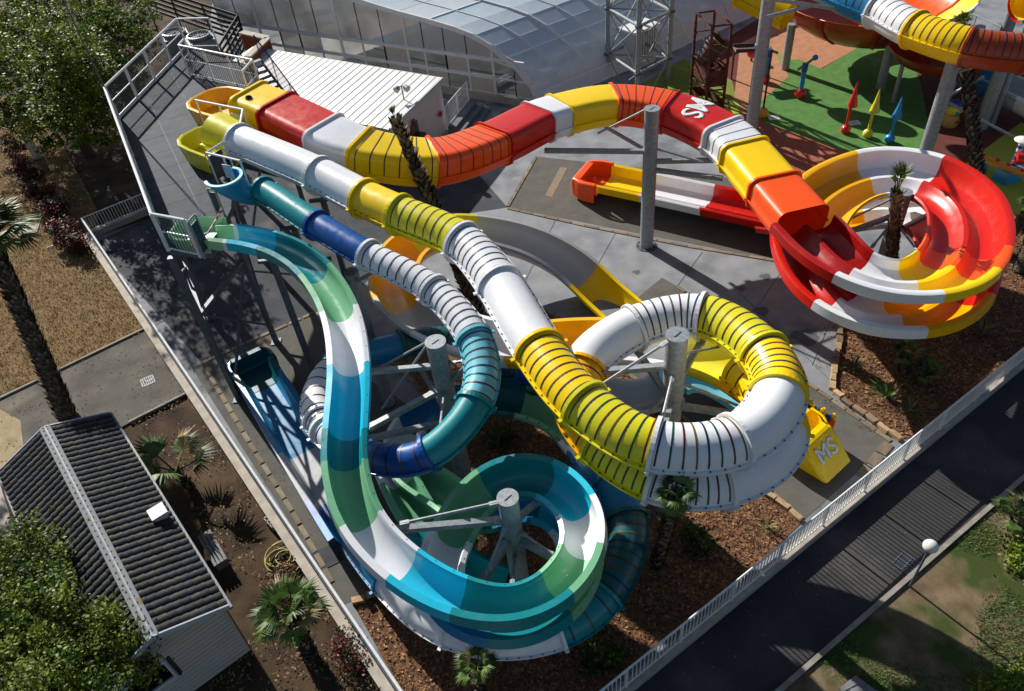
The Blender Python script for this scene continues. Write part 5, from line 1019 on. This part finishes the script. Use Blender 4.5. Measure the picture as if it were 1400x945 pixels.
# ================================================================== VEGETATION
leafA = [mat('leaf_' + n, c, .55, var=.25, scale=2, trans=.3, spec=.3) for n, c in (('dark', '#2f4414'), ('mid', '#55701e'), ('light', '#8a9c34'), ('olive', '#5f6a28'))]
barkm = mat('tree_bark', '#5b4a3a', .95, var=.4, scale=6, bump=.6)
def tree(loc, blobs, trunk_r, label, nleaf=16000, size=.13, name='broadleaf_tree', mats=leafA, cat='tree', h0=2.0, seedv=1):
    R = random.Random(seedv); t = thing(name, label, cat, loc); L = Vector(loc); tr_ = MB()
    top = Vector((0, 0, h0)); tr_.tube((0, 0, -.1), top, trunk_r, 12, trunk_r * .7)
    cb = MB(); tot = sum(b[3] ** 2 * 1.0 for b in blobs)
    for (x, y, z, r) in blobs:
        c = Vector((x, y, z)) - L
        mid = top.lerp(c, .5) + Vector((R.uniform(-.3, .3), R.uniform(-.3, .3), .2)); tr_.tube(top, mid, trunk_r * .45, 8, trunk_r * .3); tr_.tube(mid, c, trunk_r * .3, 7, trunk_r * .1)
        for k in range(5):
            d = Vector((R.gauss(0, 1), R.gauss(0, 1), R.gauss(0, .8))).normalized(); tr_.tube(c - d * .1, c + d * r * .85, trunk_r * .09, 5, .012)
        n = int(nleaf * r * r / tot); ncl = max(8, int(r * r * 26))
        cl = []
        for k in range(ncl):
            d = Vector((R.gauss(0, 1), R.gauss(0, 1), R.gauss(0, .9))).normalized() * r * R.uniform(.45, 1.08); cl.append((c + d, R.uniform(.16, .42), R.random()))
        for k in range(n):
            q, cr, sh = cl[R.randrange(ncl)]; p = q + Vector((R.gauss(0, 1), R.gauss(0, 1), R.gauss(0, .7))) * cr * .6
            a = R.uniform(0, 2 * PI); s = size * R.uniform(.6, 1.3); nrm = Vector((R.gauss(0, .7), R.gauss(0, .7), 1)).normalized(); x_ = nrm.cross(Vector((math.cos(a), math.sin(a), 0))).normalized(); y_ = nrm.cross(x_)
            cb.k = min(3, int((sh * .6 + R.random() * .4) * 4)); cb.add([p - x_ * s * .5, p + y_ * s * .32, p + x_ * s * .6, p - y_ * s * .32], [(0, 1, 2, 3)])
    tr_.obj('trunk', barkm, t, True, False); cb.obj('crown', mats, t, False, False); return t
def blob(px, py, z, r): p = W(px, py, z); return (p.x, p.y, p.z, r)
tree(tuple(W(122, 212, 0)), [blob(118, 92, 5.6, 1.9), blob(88, 130, 6.0, 1.9), blob(60, 80, 8.2, 2.2), blob(40, 60, 5.5, 2.6), blob(110, 40, 6, 2.6), blob(160, 60, 5.4, 2.2), blob(150, 120, 4.2, 2.0), blob(80, 120, 5, 2.4), blob(20, 110, 5, 2.2), blob(120, 165, 3.6, 1.7), blob(60, 175, 3.4, 1.5), blob(100, 90, 7, 2.0), blob(20, 20, 6, 2.4), blob(170, 20, 6, 2.2), blob(-30, 60, 5.5, 2.8), blob(60, -30, 6, 3), blob(15, 165, 3.2, 1.3)], .36, 'big leafy tree filling the top left corner beyond the platform', 76000, .19, seedv=3)
tree(tuple(W(60, 960, 0)), [blob(40, 760, 3.6, .9), blob(20, 820, 3.8, 1.1), blob(80, 850, 3.8, 1.0), blob(130, 880, 3.6, .9), blob(60, 915, 4, 1.1), blob(175, 885, 3.2, .6), blob(10, 900, 4, 1.1), blob(120, 930, 3.7, .9), blob(65, 790, 3.3, .6), blob(160, 850, 3.3, .55), blob(-30, 860, 4, 1.2), blob(20, 960, 4.2, 1.2), blob(195, 910, 2.9, .35)], .2, 'bright green leafy tree overlapping the cabin roof in the bottom left corner', 42000, .11, seedv=5)
tree(tuple(Vector((-30, 27, 0))), [(-29, 27, 8.0, 3.0), (-26.5, 25, 8.5, 2.6), (-31, 24, 7.5, 2.6), (-27, 29, 9.5, 2.4), (-33, 28, 9, 3)], .4, 'tall unseen tree added outside the left edge to throw shade', 15000, .32, seedv=8)  # added out of view for the shade it throws towards the cabin side
# palms
frondm = [mat('palm_leaf_' + n, c, .5, var=.25, scale=3, trans=.2, spec=.35) for n, c in (('a', '#466026'), ('b', '#64803a'), ('c', '#33491c'), ('dry', '#9a8a5c'))]
boot = [mat('palm_boot_' + n, c, .95, var=.4, scale=8, bump=.5) for n, c in (('a', '#6f6150'), ('b', '#94836c'), ('c', '#463c31'))]
def frond_mesh(L, seg, wid, seedv, mi, spread=80, stalk=.45, droop=.5):
    R = random.Random(seedv); m = MB(); m.k = mi; 
    m.beam((0, 0, 0), (0, L * stalk, 0), .03 * L, .015 * L)
    o = Vector((0, L * stalk, 0)); n = seg
    for i in range(n):
        a = math.radians(-spread + 2 * spread * i / (n - 1)); ln = L * (1 - stalk) * (1.0 - .25 * abs(math.sin(a))) * R.uniform(.88, 1.08); d = Vector((math.sin(a), math.cos(a), 0)); s_ = Vector((d.y, -d.x, 0)); z = .06 * L * (1 - abs(i / (n - 1) * 2 - 1))
        p1 = o + d * ln * .55 + Vector((0, 0, z + .02 * L)); p2 = o + d * ln + Vector((0, 0, z - droop * ln * R.uniform(.25, .7)))
        w_ = ln * wid; m.add([o + s_ * w_ * .15, o - s_ * w_ * .15, p1 - s_ * w_, p1 + s_ * w_], [(0, 1, 2, 3)]).add([p1 + s_ * w_, p1 - s_ * w_, p2], [(0, 1, 2)])
    return m.mesh('frond', frondm)
_fm = {}
def palm(base, top, r0, r1, nf, L, label, cat='palm', elev=(-25, 75), boots=True, name='fan_palm', spread=80, group=None, wid=.055, boot_s=1.0, dry=.15, seg=18):
    base = Vector(base); top = Vector(top); t = thing(name, label, cat, tuple(base), group); T = top - base; m = MB(); n = 10
    rings = []
    for k in range(n + 1): f = k / n; rings.append((base.lerp(top, f) - base, r0 + (r1 - r0) * f))
    for (a, ra), (b, rb_) in zip(rings[:-1], rings[1:]): m.tube(a, b, ra, 12, rb_, cap=False)
    m.obj('trunk', boot[0], t, True, False)
    if boots:
        mb = MB(); cnt = int(min(520, T.length * 2 * PI * (r0 + r1) / 2 / .017 / boot_s))
        for k in range(cnt):
            f = (k + rnd()) / cnt; a = k * 2.399; r = r0 + (r1 - r0) * f; c = base.lerp(top, f) - base; d = Vector((math.cos(a), math.sin(a), 0)); s_ = Vector((-d.y, d.x, 0)); w_ = .075 * boot_s * U(.7, 1.2); h = U(.10, .22) * boot_s; mb.k = int(rnd() ** 1.4 * 3)
            p = c + d * r; q = c + d * (r + U(.05, .13) * boot_s) + UP * h
            mb.add([p - s_ * w_ - UP * .06, p + s_ * w_ - UP * .06, q + s_ * w_ * .5, q - s_ * w_ * .5], [(0, 1, 2, 3)]).add([p - s_ * w_ + UP * .02, p + s_ * w_ + UP * .02, q + s_ * w_ * .5, q - s_ * w_ * .5], [(3, 2, 1, 0)])
        stuff(mb.obj('leaf_boot', boot, t, False, False))
    for k in range(nf):
        key = (round(L, 2), k % 3, rnd() < dry, spread, seg)
        if key not in _fm: _fm[key] = frond_mesh(L, seg, wid, k + 3, 3 if key[2] else k % 3, spread)
        o = ob('frond', _fm[key], t); e = math.radians(elev[0] + (elev[1] - elev[0]) * ((k + .5) / nf) ** .8 + U(-6, 6)); o.rotation_euler = (e, U(-.2, .2), k * 2.399 + U(-.2, .2)); o.location = T
    return t
P_ = lambda x, y: W(x, y, 0)
b = P_(92, 570); palm(b, (W(-12, 330, 6.2)), .34, .27, 34, 2.1, 'tall palm with a thick rough trunk leaning in at the left edge', boot_s=1.35, seg=22)
b = P_(262, 668); palm(b, W(240, 645, 1.0), .13, .12, 7, 1.9, 'low open palm with wide fans between the cabin and the left railing', elev=(0, 60), seg=20)
b = P_(425, 900); palm(b, W(398, 838, 2.0), .22, .18, 17, 1.25, 'bushy palm by the bottom of the left railing near the hose', elev=(-20, 70), seg=20)
b = P_(660, 965); palm(b, W(652, 912, 1.9), .13, .10, 12, .72, 'small palm in the bark at the bottom edge in front of the white tube', elev=(-10, 70))
b = P_(898, 772); palm(b, W(926, 676, 6.9), .15, .11, 15, .62, 'slim palm standing in the bark just below the white striped double loop', elev=(-50, 60))
b = P_(1217, 372); palm(b, W(1226, 262, 5.4), .2, .15, 9, 1.15, 'palm with upright spear leaves growing through the red and yellow spiral', elev=(62, 88), spread=22, boot_s=.9, seg=9)
b = P_(1337, 262); palm(b, W(1314, 34, 6.9), .24, .22, 10, .7, 'very tall rough-trunked palm crossing behind the yellow part of the far striped tube', elev=(10, 80), boot_s=1.4)
b = P_(655, 430); palm(b, W(541, 166, 9.6), .28, .10, 5, .6, 'leaning dark shaggy palm trunk with a tiny green tip between the red and yellow tubes', elev=(70, 88), spread=15, boot_s=1.7, seg=7)
b = P_(1236, 508); palm(b, W(1238, 487, .7), .2, .15, 12, .8, 'small young palm in the bark right below the red and yellow spiral', elev=(10, 65))
b = P_(1262, 525); palm(b, W(1266, 512, .5), .2, .15, 12, .8, 'small young palm in the bark nearer the white railing', elev=(10, 65))
b = P_(1385, 755); palm(b, W(1394, 705, 1.0), .24, .18, 12, .9, 'short stout palm with a swollen trunk at the right edge of the verge', elev=(-10, 70), boot_s=.8)
# trunks of cut palms at the far right edge
for (x0, y0, x1, y1, z1, r, lab) in ((1355, 345, 1410, 290, 2.2, .26, 'thick leaning brown palm trunk at the right edge behind the spiral'), (1396, 372, 1412, 330, 1.2, .34, 'stubby ringed brown palm trunk at the right edge above the bark bed')):
    palm(P_(x0, y0), W(x1, y1, z1), r, r * .85, 3, 1.0, lab, elev=(0, 60), boot_s=.7)
# tuft plants
def tuft(px, py, n, L, label, m=0, up=(25, 85), wd=.035, name='spiky_plant', cat='plant', group=None):
    t = thing(name, label, cat, tuple(W(px, py, .02)), group); mb = MB()
    for k in range(n):
        a = k * 2.399; e = math.radians(U(*up)); l = L * U(.6, 1.1); d = Vector((math.cos(a) * math.cos(e), math.sin(a) * math.cos(e), math.sin(e))); s_ = Vector((-math.sin(a), math.cos(a), 0)) * wd * l; mb.k = (m + (k % 2)) % 4
        p1 = d * l * .6; p2 = d * l - UP * l * .18; mb.add([-s_ * .6, s_ * .6, p1 + s_, p1 - s_, p2], [(0, 1, 2, 3), (3, 2, 4)])
    mb.obj('leaves', frondm, t, False, False); MB().tube((0, 0, -.05), (0, 0, .12), .07, 8).obj('stem', boot[1], t, False, False); return t
tuft(1212, 543, 46, 1.0, 'pale green spiky agave-like plant in the sunny bark near the run-out lane', 1)
tuft(1167, 505, 30, .8, 'dark reddish spiky tuft at the left edge of the bark bed under the spiral', 3)
tuft(1243, 562, 34, .7, 'dry straw-coloured tuft beside the railing end of the bark bed', 3, (5, 60))
tuft(1183, 462, 26, .8, 'dark green tuft right under the white lip of the spiral', 2)
tuft(1342, 458, 34, .9, 'dark green grassy clump at the right end of the bark bed', 2)
tuft(1325, 500, 18, .5, 'tiny dark plant in the bark beside the white railing', 2)
tuft(1048, 722, 22, .6, 'small dark leafy plant in the sunny corner of the main bark bed', 2)
tuft(912, 818, 18, .5, 'small sparse plant in the shaded bark below the palm', 0)
for (x, y, lab) in ((951, 742, 'round dark shrub in the shaded bark right of the slim palm'), (823, 893, 'round dark shrub in the bark near the bottom of the right railing'), (681, 594, 'round dark shrub in the bark between the teal tube and the coil')):
    p = W(x, y, .3); tree(tuple(W(x, y, 0)), [(p.x, p.y, .3, .38)], .03, lab, 900, .13, 'round_shrub', [leafA[0], leafA[0], leafA[3], leafA[0]], 'shrub', .1, int(x))
# red-leaved hedge row at the left
redl = [mat('red_leaf_' + n, c, .55, var=.3, scale=3, trans=.2) for n, c in (('a', '#5b231b'), ('b', '#8a2f22'), ('c', '#33261b'), ('d', '#3f4a22'))]
tree(tuple(W(62, 270, 0)), [blob(18, 205, .6, .7), blob(35, 235, .6, .8), blob(55, 262, .6, .8), blob(72, 290, .6, .8), blob(88, 318, .5, .8), blob(105, 335, .4, .6)], .06, 'straggly red-leaved hedge running across the dry grass', 14000, .13, 'red_hedge', redl, 'hedge', .2, 11)
tree(tuple(W(392, 805, 0)), [blob(386, 790, .3, .28), blob(392, 806, .3, .24)], .03, 'small red-leaved shrub beside the yellow hose', 900, .09, 'red_shrub', redl, 'shrub', .1, 12)
tree(tuple(W(478, 895, 0)), [blob(470, 880, .3, .3), blob(484, 905, .3, .28)], .03, 'small dark red shrub below the left railing beside the bushy palm', 900, .09, 'red_shrub', redl, 'shrub', .1, 13)
tree(tuple(W(1404, 765, 0)), [blob(1404, 768, .3, .3), blob(1408, 745, .4, .3)], .05, 'glossy green shrub at the right edge below the stout palm', 2600, .12, 'green_shrub', [leafA[1], leafA[2], leafA[1], leafA[2]], 'shrub', .2, 14)
tree(tuple(W(1395, 935, 0)), [blob(1385, 935, .4, .35), blob(1405, 925, .4, .4), blob(1360, 950, .3, .3)], .05, 'fresh green shrub in the bottom right corner', 2600, .10, 'green_shrub', [leafA[1], leafA[2], leafA[1], leafA[2]], 'shrub', .2, 15)
# grass blades
def grass(name, poly, n, L, mats_, label, z=.05, dens=None):
    P = [W(*q) for q in poly]; xs = [p.x for p in P]; ys = [p.y for p in P]; mb = MB(); c = k = 0
    while c < n and k < n * 8:
        k += 1; x, y = U(min(xs), max(xs)), U(min(ys), max(ys)); r = False; j = len(P) - 1
        for i in range(len(P)):
            if (P[i].y > y) != (P[j].y > y) and x < (P[j].x - P[i].x) * (y - P[i].y) / (P[j].y - P[i].y) + P[i].x: r = not r
            j = i
        if not r: continue
        if dens is not None and noise.noise(Vector((x * dens[0], y * dens[0], 3.1))) < dens[1] + U(-.12, .12): continue
        c += 1; a = U(0, 2 * PI); l = L * U(.5, 1.3); d = Vector((math.cos(a), math.sin(a), 0)); s_ = Vector((-d.y, d.x, 0)) * L * .16; p = Vector((x, y, z)); mb.k = int(rnd() * len(mats_))
        mb.add([p - s_, p + s_, p + d * l * .7 + UP * l * .7], [(0, 1, 2)])
    o = stuff(mb.obj(name, mats_)); tag(o, label, 'grass'); return o
grass('grass', [(1070, 950), (1372, 684), (1420, 640), (1420, 960)], 9000, .085, [mat('blade_a', '#4a6a22', .7, trans=.2), mat('blade_b', '#36501c', .7, trans=.2), mat('blade_c', '#6b7a38', .7, trans=.2)], 'patchy green grass growing on the sandy verge right of the dark road', dens=(.42, .10))
grass('dry_grass', [(-60, 170), (60, 160), (135, 290), (128, 333), (198, 450), (0, 540), (-60, 560)], 26000, .12, [mat('straw_a', '#b4935f', .8, trans=.2), mat('straw_b', '#8f7446', .8, trans=.2), mat('straw_c', '#c9ab78', .8, trans=.2), mat('straw_d', '#7d7a40', .8, trans=.2)], 'dry yellowish mown grass left of the slide yard', z=.01)

# ================================================================== SMALL LITTER AND WEAR
def litter(name, px, n, size, mats_, label, z):
    P = [W(*q) for q in px]; xs = [p.x for p in P]; ys = [p.y for p in P]; mb = MB(); c = k = 0
    while c < n and k < n * 8:
        k += 1; x, y = U(min(xs), max(xs)), U(min(ys), max(ys)); r = False; j = len(P) - 1
        for i in range(len(P)):
            if (P[i].y > y) != (P[j].y > y) and x < (P[j].x - P[i].x) * (y - P[i].y) / (P[j].y - P[i].y) + P[i].x: r = not r
            j = i
        if not r or noise.noise(Vector((x * .8, y * .8, 7))) < U(-.3, .5): continue
        c += 1; a = U(0, PI); s = size * U(.4, 1.3); d = Vector((math.cos(a), math.sin(a), 0)) * s; e = Vector((-d.y, d.x, 0)) * .5; p = Vector((x, y, z + U(0, .02))); mb.k = int(rnd() * len(mats_)); mb.add([p - d, p + e + UP_ * .01, p + d + UP_ * U(0, .03), p - e], [(0, 1, 2, 3)])
    o = stuff(mb.obj(name, mats_)); tag(o, label, 'litter')
dead = [mat('dead_leaf_' + n, c, .9, var=.2) for n, c in (('a', '#7a6446'), ('b', '#4a3a28'), ('c', '#a08a63'))]
litter('fallen_leaves', [(262, 535), (177, 578), (210, 600), (330, 800), (345, 870), (250, 945), (548, 945), (470, 830)], 2600, .05, dead, 'dead leaves and twigs scattered on the dark soil between cabin and railing', .0)
litter('fallen_leaves', [(140, 345), (240, 320), (470, 800), (440, 800)], 700, .035, dead, 'a few dead leaves on the asphalt inside the left railing', .02)
litter('fallen_leaves', [(820, 960), (1100, 720), (1300, 560), (1400, 500), (1400, 640), (1070, 945)], 260, .03, dead, 'small pale leaves and grit along the dark road', .012)
litter('spilled_chips', [(1120, 440), (1152, 440), (1140, 535), (1228, 600), (1200, 600), (1110, 545)], 260, .04, chm, 'bark chips spilled over the stone edging onto the concrete', .022)
litter('fallen_leaves', [(-60, 545), (198, 450), (262, 535), (177, 578), (0, 690)], 700, .045, dead, 'dead leaves scattered on the path beside the cabin', .014)
